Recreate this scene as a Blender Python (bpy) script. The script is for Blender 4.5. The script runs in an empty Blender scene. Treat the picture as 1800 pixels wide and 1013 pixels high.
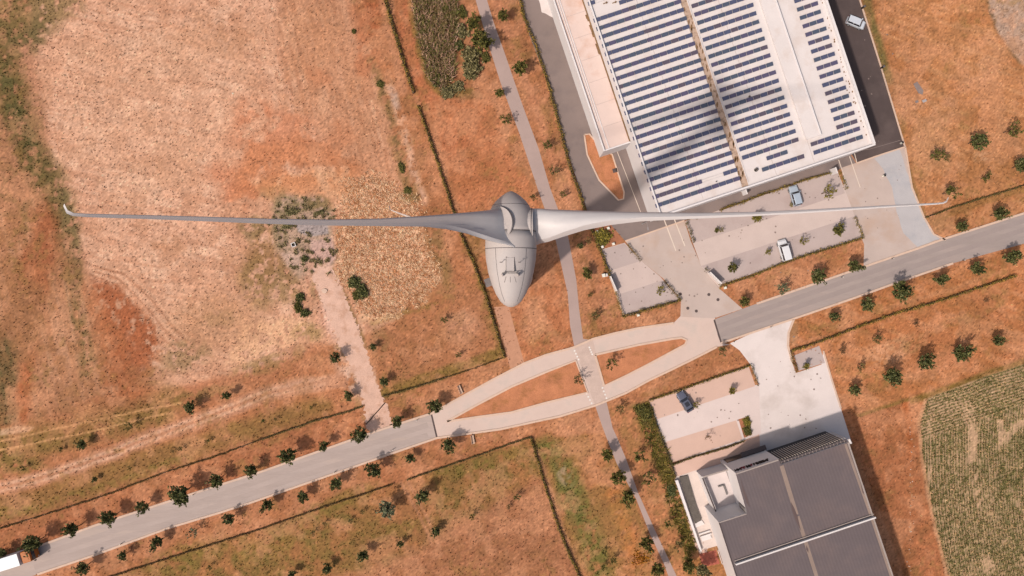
import bpy, math, random
import numpy as np
random.seed(7)
rng = np.random.default_rng(11)
R = math.radians
# ------------------------------------------------------------------ camera, sky, sun
CAMH, FPX, CU, CV = 153.0, 1300.0, 900.0, 506.5
sc = bpy.context.scene
cam_d = bpy.data.cameras.new("camera"); cam = bpy.data.objects.new("camera", cam_d)
sc.collection.objects.link(cam); cam.location = (0, 0, CAMH); cam.rotation_euler = (0, 0, 0)
cam_d.sensor_width = 36.0; cam_d.lens = 36.0 * FPX / 1800.0
cam_d.clip_start = 1.0; cam_d.clip_end = 6000
sc.camera = cam
sc.render.resolution_x, sc.render.resolution_y = 1024, 576
SUN_AZ, SUN_EL = R(37), R(54.6)          # direction the light travels towards (in plan), elevation
world = bpy.data.worlds.new("World"); sc.world = world; world.use_nodes = True
nt = world.node_tree; sky = nt.nodes.new("ShaderNodeTexSky"); sky.sky_type = 'NISHITA'
sky.sun_disc = False; sky.sun_elevation = SUN_EL
SX, SY = -math.cos(SUN_AZ), -math.sin(SUN_AZ)      # where the sun stands
sky.sun_rotation = math.atan2(SX, SY)
sky.dust_density = 4.0; sky.ozone_density = 1.0
bg = nt.nodes["Background"]; bg.inputs[1].default_value = 0.15
tint = nt.nodes.new("ShaderNodeVectorMath"); tint.operation = 'MULTIPLY'; tint.inputs[1].default_value = (1.0, .91, .80)   # hazy, slightly warm sky
nt.links.new(sky.outputs[0], tint.inputs[0]); nt.links.new(tint.outputs[0], bg.inputs[0])
sun_d = bpy.data.lights.new("sun", 'SUN'); sun = bpy.data.objects.new("sun", sun_d)
sc.collection.objects.link(sun); sun_d.energy = 3.75; sun_d.angle = R(2.2); sun_d.color = (1.0, 0.86, 0.75)
from mathutils import Vector, Matrix
ld = Vector((math.cos(SUN_AZ) * math.cos(SUN_EL), math.sin(SUN_AZ) * math.cos(SUN_EL), -math.sin(SUN_EL)))
sun.rotation_euler = ld.to_track_quat('-Z', 'Y').to_euler(); sun.location = (-80, -60, 140)
sc.view_settings.view_transform = 'Standard'; sc.view_settings.look = 'None'
sc.view_settings.gamma = 1.0; sc.view_settings.exposure = 0.09
sc.view_settings.use_curve_mapping = False
K = np.array([1.74, 1.57, 1.44])         # what a white sunlit sheet renders to under this light
# ------------------------------------------------------------------ survey helpers
def P(u, v, z=0.0):
    k = (CAMH - z) / FPX
    return Vector(((u - CU) * k, (CV - v) * k, z))
def lin(c):
    c = np.asarray(c, float) / 255.0
    return np.where(c <= .04045, c / 12.92, ((c + .055) / 1.055) ** 2.4)
def alb(c, cap=.86):                       # colour as seen in sunlight -> base colour of the surface
    return np.clip(lin(c) / K, 0.004, cap)
BA = R(18.5)
BU = Vector((math.cos(BA), math.sin(BA), 0)); BV = Vector((math.sin(BA), -math.cos(BA), 0))
# ------------------------------------------------------------------ materials
MATS = {}
def mat(name, c=None, rough=.85, var=.10, scale=.6, var2=.06, scale2=6.0, bump=.0, bscale=8, metal=0, spec=.3,
        stain=None, stain_amt=0, stain_scale=.25, attr=False, stripes=None, stretch=None, dist=0.05):
    if name in MATS: return MATS[name]
    m = bpy.data.materials.new(name); m.use_nodes = True; MATS[name] = m
    n = m.node_tree.nodes; l = m.node_tree.links; b = n["Principled BSDF"]
    b.inputs["Roughness"].default_value = rough; b.inputs["Metallic"].default_value = metal
    b.inputs["Specular IOR Level"].default_value = spec
    tc = n.new("ShaderNodeTexCoord"); co = tc.outputs["Object"]
    if stretch:
        mp = n.new("ShaderNodeMapping"); mp.inputs["Rotation"].default_value = (0, 0, stretch[0])
        mp.inputs["Scale"].default_value = (stretch[1], stretch[2], 1); l.new(co, mp.inputs[0]); co = mp.outputs[0]
    if attr:
        a = n.new("ShaderNodeAttribute"); a.attribute_name = "Col"; src = a.outputs["Color"]
    else:
        rgb = n.new("ShaderNodeRGB"); rgb.outputs[0].default_value = (*alb(c), 1); src = rgb.outputs[0]
    def noise(s, d=4, rr=.6):
        t = n.new("ShaderNodeTexNoise"); t.inputs["Scale"].default_value = s; t.inputs["Detail"].default_value = d
        t.inputs["Roughness"].default_value = rr; l.new(co, t.inputs["Vector"]); return t.outputs["Fac"]
    def mulby(src, fac, amt):
        mr = n.new("ShaderNodeMapRange"); mr.inputs["From Min"].default_value = .25; mr.inputs["From Max"].default_value = .75
        mr.inputs["To Min"].default_value = 1 - amt; mr.inputs["To Max"].default_value = 1 + amt; mr.clamp = False
        l.new(fac, mr.inputs["Value"])
        v = n.new("ShaderNodeVectorMath"); v.operation = 'SCALE'; l.new(src, v.inputs[0]); l.new(mr.outputs[0], v.inputs["Scale"])
        return v.outputs[0]
    if stain:
        t = noise(stain_scale, 6, .62); cr = n.new("ShaderNodeMapRange")
        cr.inputs["From Min"].default_value = .5; cr.inputs["From Max"].default_value = .68; l.new(t, cr.inputs["Value"])
        cr.inputs["To Max"].default_value = stain_amt
        mx = n.new("ShaderNodeMix"); mx.data_type = 'RGBA'; l.new(cr.outputs[0], mx.inputs[0]); l.new(src, mx.inputs[6])
        mx.inputs[7].default_value = (*alb(stain), 1); src = mx.outputs[2]
    if var: src = mulby(src, noise(scale), var)
    if var2: src = mulby(src, noise(scale2, 3), var2)
    if stripes:                           # (period m, amount, angle)
        mp = n.new("ShaderNodeMapping"); mp.inputs["Rotation"].default_value = (0, 0, stripes[2]); l.new(tc.outputs["Object"], mp.inputs[0])
        w = n.new("ShaderNodeTexWave"); w.inputs["Scale"].default_value = .314 / stripes[0]; w.inputs["Distortion"].default_value = stripes[3] if len(stripes) > 3 else 0
        w.inputs["Detail"].default_value = 2; w.inputs["Detail Scale"].default_value = .6
        l.new(mp.outputs[0], w.inputs["Vector"]); src = mulby(src, w.outputs["Fac"], stripes[1])
    l.new(src, b.inputs["Base Color"])
    if bump:
        bp = n.new("ShaderNodeBump"); bp.inputs["Strength"].default_value = bump; bp.inputs["Distance"].default_value = dist
        l.new(noise(bscale, 5), bp.inputs["Height"]); l.new(bp.outputs[0], b.inputs["Normal"])
    return m
# ------------------------------------------------------------------ object helpers
def tag(o, label=None, cat=None, group=None, kind=None):
    if label: o["label"] = label
    if cat: o["category"] = cat
    if group: o["group"] = group
    if kind: o["kind"] = kind
    return o
def link(o, parent=None):
    sc.collection.objects.link(o)
    if parent is not None: o.parent = parent
    return o
def empty(name, loc=(0, 0, 0), rz=0, label=None, cat=None, group=None):
    o = bpy.data.objects.new(name, None); link(o); o.location = loc; o.rotation_euler = (0, 0, rz); o.empty_display_size = .5
    return tag(o, label, cat, group)
class MB:
    def __init__(s): s.v = []; s.f = []; s.c = []
    def quad(s, pts, c=None):
        i = len(s.v); s.v += [tuple(p) for p in pts]; s.f.append(tuple(range(i, i + len(pts)))); s.c.append(c); return s
    def prism(s, pts, z0, z1, cap=True, bottom=False):       # pts: xy counter-clockwise or not
        n = len(pts); a = sum(pts[i][0] * pts[(i + 1) % n][1] - pts[(i + 1) % n][0] * pts[i][1] for i in range(n))
        if a < 0: pts = list(reversed(pts))
        i = len(s.v); s.v += [(p[0], p[1], z0) for p in pts] + [(p[0], p[1], z1) for p in pts]
        for k in range(n):
            k2 = (k + 1) % n; s.f.append((i + k, i + k2, i + n + k2, i + n + k)); s.c.append(None)
        if cap: s.f.append(tuple(range(i + n, i + 2 * n))); s.c.append(None)
        if bottom: s.f.append(tuple(reversed(range(i, i + n)))); s.c.append(None)
        return s
    def box(s, c, d, rz=0, tilt=None):
        cx, cy, cz = c; dx, dy, dz = d[0] / 2, d[1] / 2, d[2] / 2; M = Matrix.Rotation(rz, 3, 'Z')
        if tilt: M = M @ Matrix.Rotation(tilt[1], 3, tilt[0])
        i = len(s.v)
        for sx, sy, sz in ((-1, -1, -1), (1, -1, -1), (1, 1, -1), (-1, 1, -1), (-1, -1, 1), (1, -1, 1), (1, 1, 1), (-1, 1, 1)):
            p = M @ Vector((sx * dx, sy * dy, sz * dz)); s.v.append((p.x + cx, p.y + cy, p.z + cz))
        for f in ((3, 2, 1, 0), (4, 5, 6, 7), (0, 1, 5, 4), (1, 2, 6, 5), (2, 3, 7, 6), (3, 0, 4, 7)):
            s.f.append(tuple(i + k for k in f)); s.c.append(None)
        return s
    def tube(s, a, b, r0, r1=None, n=10, cap=True):
        r1 = r0 if r1 is None else r1; a = Vector(a); b = Vector(b); d = (b - a).normalized()
        x = d.orthogonal().normalized(); y = d.cross(x); i = len(s.v)
        for p, r in ((a, r0), (b, r1)):
            for k in range(n):
                t = 2 * math.pi * k / n; s.v.append(tuple(p + x * (r * math.cos(t)) + y * (r * math.sin(t))))
        for k in range(n):
            k2 = (k + 1) % n; s.f.append((i + k, i + k2, i + n + k2, i + n + k)); s.c.append(None)
        if cap: s.f.append(tuple(range(i + n, i + 2 * n))); s.c.append(None); s.f.append(tuple(reversed(range(i, i + n)))); s.c.append(None)
        return s
    def loft(s, rings, closed=True, caps=True):
        n = len(rings[0]); i = len(s.v)
        for r in rings: s.v += [tuple(p) for p in r]
        for a in range(len(rings) - 1):
            for k in range(n if closed else n - 1):
                k2 = (k + 1) % n; s.f.append((i + a * n + k, i + a * n + k2, i + (a + 1) * n + k2, i + (a + 1) * n + k)); s.c.append(None)
        if caps and closed:
            s.f.append(tuple(reversed(range(i, i + n)))); s.c.append(None)
            j = i + (len(rings) - 1) * n; s.f.append(tuple(range(j, j + n))); s.c.append(None)
        return s
    def build(s, name, m, parent=None, smooth=False, bevel=0):
        me = bpy.data.meshes.new(name); me.from_pydata(s.v, [], s.f); me.materials.append(m)
        if any(c is not None for c in s.c):
            at = me.color_attributes.new("Col", 'FLOAT_COLOR', 'CORNER'); buf = []
            for f, c in zip(s.f, s.c): buf += list((*(c if c is not None else (.1, .1, .1)), 1.0)) * len(f)
            at.data.foreach_set("color", buf)
        me.update()
        if smooth: me.polygons.foreach_set("use_smooth", [True] * len(me.polygons))
        o = bpy.data.objects.new(name, me); link(o, parent)
        if bevel:
            md = o.modifiers.new("b", 'BEVEL'); md.width = bevel; md.segments = 2; md.limit_method = 'ANGLE'
        return o
def raw_mesh(name, verts, faces_n, idx, cols, m, parent=None):
    """verts (n,3); faces all with faces_n corners; cols per face (nf,3)"""
    nf = len(idx); me = bpy.data.meshes.new(name)
    me.vertices.add(len(verts)); me.vertices.foreach_set("co", np.asarray(verts, np.float32).ravel())
    me.loops.add(nf * faces_n); me.loops.foreach_set("vertex_index", np.asarray(idx, np.int32).ravel())
    me.polygons.add(nf); me.polygons.foreach_set("loop_start", np.arange(0, nf * faces_n, faces_n, dtype=np.int32))
    me.update(calc_edges=True)
    at = me.color_attributes.new("Col", 'FLOAT_COLOR', 'CORNER')
    c4 = np.ones((nf, faces_n, 4), np.float32); c4[:, :, :3] = np.asarray(cols)[:, None, :]; at.data.foreach_set("color", c4.ravel())
    me.materials.append(m); me.validate()
    if name is None: return me
    o = bpy.data.objects.new(name, me); link(o, parent); return o
def copy_thing(root, loc, rz, scale, name=None):
    r = root.copy(); sc.collection.objects.link(r); r.location = loc; r.rotation_euler = (0, 0, rz); r.scale = (scale,) * 3 if not hasattr(scale, '__len__') else scale
    for ch in root.children:
        c = ch.copy(); sc.collection.objects.link(c); c.parent = r
        for g in ch.children:
            d = g.copy(); sc.collection.objects.link(d); d.parent = c
    return r
ORD = ["", "first", "second", "third", "fourth", "fifth", "sixth", "seventh", "eighth", "ninth", "tenth", "eleventh", "twelfth", "thirteenth",
       "fourteenth", "fifteenth", "sixteenth", "seventeenth", "eighteenth", "nineteenth", "twentieth", "twenty-first", "twenty-second",
       "twenty-third", "twenty-fourth", "twenty-fifth", "twenty-sixth"]
NUM = ["no", "one", "two", "three", "four", "five", "six", "seven", "eight", "nine", "ten", "eleven", "twelve", "thirteen"]
# ------------------------------------------------------------------ noise for the ground survey colours
def vnoise(x, y, seed=0):
    g = np.random.default_rng(seed).random((256, 256)).astype(np.float32)
    xi = np.floor(x).astype(int); yi = np.floor(y).astype(int); fx = x - xi; fy = y - yi
    fx = fx * fx * (3 - 2 * fx); fy = fy * fy * (3 - 2 * fy)
    a = g[xi & 255, yi & 255]; b = g[(xi + 1) & 255, yi & 255]; c = g[xi & 255, (yi + 1) & 255]; d = g[(xi + 1) & 255, (yi + 1) & 255]
    return a * (1 - fx) * (1 - fy) + b * fx * (1 - fy) + c * (1 - fx) * fy + d * fx * fy
def fbm(x, y, s, o=4, seed=0, g=.55):
    t = 0; a = 1; n = 0
    for k in range(o): t = t + a * vnoise(x / s * 2 ** k + 17.3 * k, y / s * 2 ** k - 9.1 * k, seed + k); n += a; a *= g
    return t / n
def sstep(a, b, x):
    t = np.clip((x - a) / (b - a), 0, 1); return t * t * (3 - 2 * t)
def seg_dist(U, V, pts, closed=False):
    d = np.full(U.shape, 1e9, np.float32); n = len(pts)
    for i in range(n if closed else n - 1):
        x0, y0 = pts[i]; x1, y1 = pts[(i + 1) % n]; dx, dy = x1 - x0, y1 - y0; L = dx * dx + dy * dy + 1e-9
        t = np.clip(((U - x0) * dx + (V - y0) * dy) / L, 0, 1); d = np.minimum(d, np.hypot(U - x0 - t * dx, V - y0 - t * dy))
    return d
def inside(U, V, pts):
    c = np.zeros(U.shape, bool); n = len(pts)
    for i in range(n):
        x0, y0 = pts[i]; x1, y1 = pts[(i + 1) % n]
        if y0 == y1: continue
        c ^= ((y0 > V) != (y1 > V)) & (U < (x1 - x0) * (V - y0) / (y1 - y0) + x0)
    return c
# fine tensor grid in the middle, growing cells out to the horizon
def axis(half, step):
    core = np.arange(-half, half + step * .5, step); out = []; s = step; p = half
    while p < 3000: s *= 1.35; p += s; out.append(p)
    out = np.array(out); return np.concatenate([-out[::-1], core, out])
gx = axis(118, .26); gy = axis(70, .26)
GX, GY = np.meshgrid(gx, gy)
U = (CU + GX * FPX / CAMH).astype(np.float32); V = (CV - GY * FPX / CAMH).astype(np.float32)
WU = (fbm(U, V, 60, 4, 1) - .5).astype(np.float32); WV = (fbm(U, V, 60, 4, 9) - .5).astype(np.float32)
FN = fbm(U, V, 9, 3, 21).astype(np.float32); MN = fbm(U, V, 30, 4, 31).astype(np.float32); LN = fbm(U, V, 120, 4, 41).astype(np.float32)
HN = vnoise(U / 2.1, V / 2.1, 51).astype(np.float32)
HN2 = vnoise(U / 3.6 + 40, V / 3.6, 52).astype(np.float32)
C = np.zeros(U.shape + (3,), np.float32); C[:] = (193, 124, 84)
def bl(mask, col, amt=1.0):
    m = (np.clip(mask, 0, 1) * amt)[..., None]; C[:] = C * (1 - m) + np.array(col, np.float32) * m
def area(pts, col, soft=4, warp=6, amt=1, noise=None):
    u = U + WU * warp * 2; v = V + WV * warp * 2
    d = seg_dist(u, v, pts, True); d = np.where(inside(u, v, pts), d, -d); m = sstep(-soft, soft, d)
    if noise is not None: m = m * noise
    bl(m, col, amt); return m
def stroke(pts, w, col, soft=3, warp=4, amt=1, noise=None):
    d = seg_dist(U + WU * warp * 2, V + WV * warp * 2, pts); m = 1 - sstep(w - soft, w + soft, d)
    if noise is not None: m = m * noise
    bl(m, col, amt); return m
def blob(cx, cy, rx, ry, col, amt=1, warp=10, ang=0, noise=None):
    u = U + WU * warp * 2 - cx; v = V + WV * warp * 2 - cy; a = R(ang); x = (u * math.cos(a) + v * math.sin(a)) / rx; y = (-u * math.sin(a) + v * math.cos(a)) / ry
    m = 1 - sstep(.5, 1.25, np.hypot(x, y))
    if noise is not None: m = m * noise
    bl(m, col, amt); return m
speck = lambda t, w=.1: sstep(t - w, t + w, FN)
mott = lambda t, w=.12: sstep(t - w, t + w, MN)
OL, DG, TAN, RED, SAND = (138, 106, 58), (96, 86, 46), (220, 165, 129), (172, 98, 62), (226, 178, 138)
bl(mott(.52), (180, 112, 70), .55); bl(1 - mott(.42), (206, 140, 100), .5)
M2 = fbm(U, V, 18, 4, 131).astype(np.float32); M3 = fbm(U + 500, V, 44, 4, 141).astype(np.float32)
# big tan field in the west
fld = [(70, -80), (590, -80), (640, 60), (672, 190), (700, 300), (735, 380), (760, 470), (700, 560), (600, 600), (500, 640), (420, 668), (330, 690), (240, 660), (190, 560), (140, 470), (112, 390), (95, 310), (60, 200), (30, 90)]
fm = area(fld, TAN, 14, 16)
ang = R(14)
su = U * math.cos(ang) + V * math.sin(-ang) * -1; 
s1 = (U * .97 - V * .24); s2 = (U * .24 + V * .97)
str1 = fbm(s1, s2 / 9, 5, 3, 61); str2 = fbm(s1, s2 / 14, 11, 3, 65)
bl(fm * sstep(470, 560, U + WU * 120 + WV * 40), (208, 148, 112), .55)
bl(fm * sstep(400, 470, V + WV * 120) * (1 - sstep(640, 700, U)), (214, 158, 120), .4); bl(fm * sstep(.5, .72, LN), (200, 142, 104), .45); bl(fm * sstep(.48, .7, MN), (232, 182, 146), .6); bl(fm * sstep(.54, .66, M3), (194, 138, 100), .45)
bl(fm * sstep(.54, .66, M2), (188, 132, 96), .35)
strh = fbm(U * .98 / 9 + V * .2 / 9, V * .98 - U * .2, 5, 3, 81)
bl(fm * sstep(.5, .68, str1) * sstep(420, 520, U), (176, 118, 84), .6); bl(fm * sstep(.55, .7, str2) * sstep(420, 520, U), (228, 176, 142), .4)
bl(fm * sstep(.52, .68, strh) * (1 - sstep(420, 520, U)), (196, 138, 102), .55)
for c in ((355, 60, 50, 34), (415, 70, 34, 30), (260, 290, 60, 22), (170, 150, 30, 14), (560, 60, 40, 60), (520, 180, 30, 90), (620, 160, 20, 40), (440, 470, 60, 40), (380, 540, 60, 30), (300, 430, 50, 20)):
    blob(*c, (178, 124, 86), .45, 14, 0, speck(.47))
for c in ((480, 240, 90, 60), (440, 200, 30, 40), (560, 140, 22, 16), (520, 330, 90, 30), (420, 310, 60, 30), (600, 260, 40, 50), (430, 345, 50, 28)):
    blob(*c, (197, 122, 82), .65, 18, 0, mott(.42))
for c in ((640, 0, 34, 60), (648, 60, 22, 60), (640, 110, 26, 36), (655, 20, 20, 60)):
    blob(*c, (178, 100, 62), .75, 14, 0, mott(.35))
for pts in ([(108, 95), (128, 140), (140, 185), (155, 280)], [(125, 100), (150, 145), (165, 200), (172, 235)], [(68, 140), (95, 215), (105, 270)], [(180, 48), (240, 54), (300, 44)]):
    stroke(pts, 1.0, (166, 112, 78), 1, 3, .55, speck(.4))
# curved plough lines at the field's south-west corner
for k in range(6):
    stroke([(160 + k * 4, 484 - k * 3), (200 + k * 5, 500 - k * 4), (240 + k * 6, 545 - k * 5), (280 + k * 6, 590 - k * 4), (310 + k * 5, 615 - k * 3)], 1.1, (226, 176, 138) if k % 2 else (160, 104, 70), 1, 2, .6)
area([(160, 492), (205, 510), (240, 550), (282, 600), (262, 625), (222, 640), (196, 610), (180, 545)], (166, 94, 58), 15, 22, .95, sstep(.25, .5, FN))
area([(185, 560), (230, 590), (262, 640), (240, 700), (200, 700), (185, 640)], (168, 96, 60), 16, 22, .85, mott(.3))
blob(225, 700, 60, 34, (176, 108, 70), .6, 20, 0, mott(.35)); blob(125, 640, 24, 90, (206, 158, 130), .5, 14, 0, sstep(.3, .6, str2))
# west margin: weeds and bare streaks
wm = area([(-400, -80), (40, -80), (62, 120), (100, 300), (135, 420), (165, 500), (190, 620), (215, 700), (120, 745), (-400, 800)], (186, 128, 92), 10, 14, .8)
bl(wm * sstep(.5, .7, str2), (212, 160, 124), .5); bl(wm * sstep(.5, .62, FN) * sstep(.42, .6, MN), (140, 104, 66), .6)
stroke([(-40, 20), (20, 30), (60, 10)], 52, (128, 102, 60), 22, 16, .95, speck(.36, .16)); stroke([(60, 20), (130, 10)], 18, (150, 118, 76), 12, 12, .8, speck(.42)); stroke([(-10, 60), (30, 70), (60, 60)], 22, (108, 92, 54), 14, 14, .7, speck(.44))
stroke([(0, 100), (18, 160), (30, 210), (50, 260), (78, 300), (100, 350), (108, 400)], 28, (116, 94, 54), 14, 12, .95, speck(.34, .16))
stroke([(-4, 110), (10, 150), (25, 185), (40, 215), (60, 260)], 13, (98, 90, 50), 8, 12, .85, speck(.36)); stroke([(70, 290), (85, 330), (100, 380)], 14, (112, 94, 54), 8, 12, .7, speck(.4))
stroke([(104, 340), (112, 380), (124, 430), (132, 500), (140, 560), (155, 650)], 13, (124, 104, 64), 8, 12, .85, speck(.4))
stroke([(100, 410), (130, 450), (140, 480)], 8, (110, 92, 58), 6, 8, .7, speck(.4))
blob(66, 450, 34, 110, (172, 96, 60), .9, 18, 8, mott(.25)); blob(36, 560, 34, 100, (156, 106, 70), .8, 18, 10); blob(110, 560, 20, 100, (200, 148, 116), .55, 14, 12, sstep(.3, .6, str2))
blob(48, 690, 18, 66, (186, 98, 56), .85, 16, 6); blob(4, 650, 30, 60, (92, 84, 50), .95, 10); blob(10, 725, 26, 30, (104, 90, 54), .8, 10)
blob(105, 660, 40, 60, (196, 142, 108), .6, 14, 0, mott(.45))
# band under the field: red-brown, olive, two thin wheel lines
area([(160, 700), (420, 660), (560, 610), (640, 640), (640, 700), (470, 690), (300, 760), (140, 820), (-400, 940), (-400, 800), (60, 740)], (188, 118, 78), 9, 12, .85)
stroke([(-60, 800), (60, 772), (160, 752), (270, 728), (300, 705)], 27, (138, 108, 56), 14, 10, .85, mott(.33, .2))
blob(20, 815, 60, 22, (122, 104, 50), .7, 12, 0, speck(.42)); blob(215, 712, 70, 12, (146, 96, 60), .7, 8, -8, speck(.4))
stroke([(-10, 780), (80, 757), (160, 740), (320, 708)], 1.7, (218, 160, 104), 1.2, 2, .9); stroke([(-10, 795), (90, 772), (170, 757), (300, 725)], 1.7, (218, 160, 104), 1.2, 2, .9)
for k in range(7): stroke([(118 + k * 7, 720 - k * 2), (150 + k * 8, 735 - k), (185 + k * 5, 768 - k * 5)], 1.3, (222, 160, 110), .9, 3, .7)
area([(0, 768), (0, 756), (30, 748), (60, 750), (50, 758), (20, 764)], (232, 186, 148), 3, 3, .85)
area([(430, 560), (500, 560), (575, 580), (560, 606), (480, 614), (430, 640), (400, 640), (420, 600)], (226, 172, 128), 8, 14, .85, speck(.38, .16))
blob(330, 625, 50, 26, (140, 112, 70), .6, 12, -10, speck(.42)); blob(385, 560, 40, 18, (146, 118, 76), .5, 10, 0, speck(.44))
# dirt track
stroke([(-300, 950), (-20, 866), (100, 832), (200, 798), (300, 757), (400, 720), (470, 692), (560, 674), (600, 670)], 13, (202, 138, 102), 4, 5, .95)
for o in (-6, 5): stroke([(-300, 950 + o), (-20, 866 + o), (100, 832 + o), (200, 798 + o), (300, 757 + o), (400, 720 + o), (470, 692 + o), (570, 670 + o)], 2.4, (226, 170, 134), 1.6, 3, .75)
blob(520, 680, 80, 18, (210, 150, 112), .7, 8, -10)
stroke([(-300, 1000), (0, 900), (200, 835), (330, 790), (450, 752), (560, 720)], 21, (150, 110, 60), 10, 9, .8, mott(.3, .2)); 
stroke([(0, 905), (120, 880), (240, 838), (330, 808)], 9, (132, 116, 52), 5, 9, .6, speck(.42))
# verge between low hedge and the road
area([(-400, 1060), (0, 932), (190, 872), (460, 774), (640, 716), (655, 760), (440, 836), (0, 985), (-400, 1110)], (190, 112, 74), 3, 3, .8)
for k in range(3): stroke([(0, 940 + k * 10), (200, 876 + k * 10), (460, 785 + k * 10), (640, 725 + k * 9)], 1.3, (206, 134, 94), 1, 3, .5, speck(.4))
# heap of gravel, straw and the strip west of the long hedge
st = area([(590, 320), (650, 300), (720, 340), (765, 420), (770, 490), (750, 530), (690, 560), (640, 545), (600, 480), (590, 400)], (218, 158, 116), 22, 26, .9)
bl(st * speck(.56, .06), (246, 192, 150), .8); bl(st * sstep(.58, .72, HN2), (172, 112, 70), .7); strawm = st
st2 = area([(440, 320), (600, 290), (640, 340), (590, 350), (470, 352)], (214, 158, 112), 10, 14, .6)
blob(770, 420, 18, 90, (146, 108, 66), .8, 12, -14, speck(.38)); blob(755, 370, 30, 30, (170, 104, 66), .7, 10); blob(718, 345, 20, 12, (128, 104, 60), .7, 8)
blob(470, 440, 40, 60, (148, 108, 64), .7, 14, 0, speck(.42)); blob(500, 500, 26, 40, (128, 102, 58), .6, 12, 0, speck(.42)); blob(440, 400, 30, 20, (126, 102, 60), .6, 12, 0, speck(.4))
stroke([(650, 110), (668, 150), (690, 200), (700, 270), (712, 320)], 9, (140, 108, 66), 6, 8, .75, speck(.42))
stroke([(664, 140), (680, 190), (694, 240), (706, 300)], 4, (100, 84, 50), 3, 6, .6, speck(.5))
stroke([(672, -20), (686, 60), (700, 110), (706, 160)], 9, (206, 140, 102), 5, 5, .7)
stroke([(682, 150), (698, 200), (716, 260), (732, 315), (744, 350)], 8, (218, 164, 132), 6, 9, .9, sstep(.3, .5, FN)); blob(694, 175, 8, 22, (198, 168, 152), .6, 4, -20)
gm = area([(476, 365), (510, 348), (560, 352), (580, 372), (588, 430), (594, 452), (578, 478), (540, 474), (520, 490), (505, 470), (488, 440), (474, 400)], (190, 154, 126), 9, 14, .95)
bl(gm * sstep(.5, .62, FN), (150, 126, 98), .5); bl(gm * sstep(.66, .78, HN2), (110, 96, 66), .5)
blob(505, 365, 34, 22, (132, 112, 72), .75, 10, 0, speck(.38)); blob(558, 362, 26, 16, (128, 104, 62), .75, 10, 0, speck(.38)); blob(490, 405, 16, 30, (150, 126, 88), .6, 10, 0, speck(.4)); blob(478, 340, 30, 14, (150, 118, 76), .5, 10, 0, speck(.42))
area([(518, 393), (575, 389), (578, 412), (545, 417), (525, 408)], (166, 148, 138), 2, 2, .95); area([(545, 425), (585, 420), (593, 455), (575, 470), (555, 465), (545, 450)], (206, 164, 146), 5, 5, .8)
area([(492, 445), (528, 445), (530, 468), (505, 470)], (208, 170, 146), 4, 4, .8)
stroke([(585, 475), (600, 510), (625, 570), (640, 610)], 5, (126, 98, 54), 3, 4, .7, speck(.4))
stroke([(552, 470), (580, 560), (610, 640), (650, 720), (668, 752)], 22, (212, 158, 128), 12, 16, .85, sstep(.3, .5, FN)); stroke([(560, 480), (590, 570), (618, 640), (655, 735)], 16, (226, 180, 154), 8, 14, .8, sstep(.3, .5, FN)); stroke([(566, 470), (600, 560), (636, 650), (668, 750)], 17, (224, 178, 150), 5, 8, .8)
# paddock south of the straw
pad = area([(640, 590), (700, 560), (760, 535), (865, 512), (886, 626), (672, 697), (655, 640)], (184, 118, 78), 5, 6, .85)
blob(812, 575, 40, 34, (208, 146, 112), .7, 12); stroke([(676, 690), (780, 655), (880, 622)], 9, (138, 110, 52), 5, 5, .85, mott(.3, .2)); stroke([(845, 500), (868, 570), (880, 620)], 6, (142, 108, 58), 4, 4, .7, speck(.4))
stroke([(655, 565), (720, 548), (770, 535)], 5, (146, 112, 58), 4, 6, .7, speck(.4)); blob(665, 600, 16, 34, (146, 108, 66), .6, 8, 0, speck(.42))
stroke([(640, 560), (700, 555)], 8, (224, 174, 130), 5, 8, .6, speck(.4))
# strip under the turbine
area([(748, 170), (862, 172), (905, 290), (940, 330), (1000, 560), (1012, 612), (922, 640), (905, 560), (846, 470), (800, 340)], (198, 120, 78), 4, 5, .8)
blob(830, 300, 46, 40, (176, 104, 62), .6, 14, 0, mott(.4)); blob(842, 440, 24, 40, (142, 104, 56), .75, 10, -15, mott(.35)); blob(790, 250, 30, 40, (188, 104, 66), .5, 12)
for k in range(9): stroke([(870 + k * 7, 160 + k * 2), (905 + k * 7, 270 + k * 2)], 1.2, (212, 140, 98), 1, 3, .35, speck(.42))
for k in range(10): stroke([(915 + k * 9, 560), (925 + k * 9, 625 - k * 2)], 1.2, (212, 138, 94), 1, 5, .4, speck(.45))
area([(680, -80), (722, -80), (742, 120), (770, 175), (740, 190), (706, 90)], (194, 112, 72), 4, 5, .8)
# reed bed ground
area([(716, -80), (806, -80), (806, 40), (802, 130), (776, 168), (748, 140), (735, 80), (722, 20)], (134, 100, 70), 5, 6, .95)
stroke([(716, -40), (724, 30), (738, 90), (756, 150), (780, 172), (830, 160)], 5, (140, 108, 52), 4, 6, .7, speck(.38)); blob(806, 165, 40, 12, (130, 100, 54), .6, 8)
# verge between path and asphalt
stroke([(860, -30), (895, 60), (930, 160), (965, 260), (1000, 360), (1025, 430), (1050, 500), (1070, 560)], 8, (206, 134, 96), 5, 6, .7)
for q in ((905, 20), (925, 95), (960, 200), (975, 250), (985, 310), (1010, 400), (1030, 470), (1045, 560), (1065, 575)): blob(*q, 14, 22, (150, 106, 62), .6, 8, -18, speck(.42))
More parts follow.
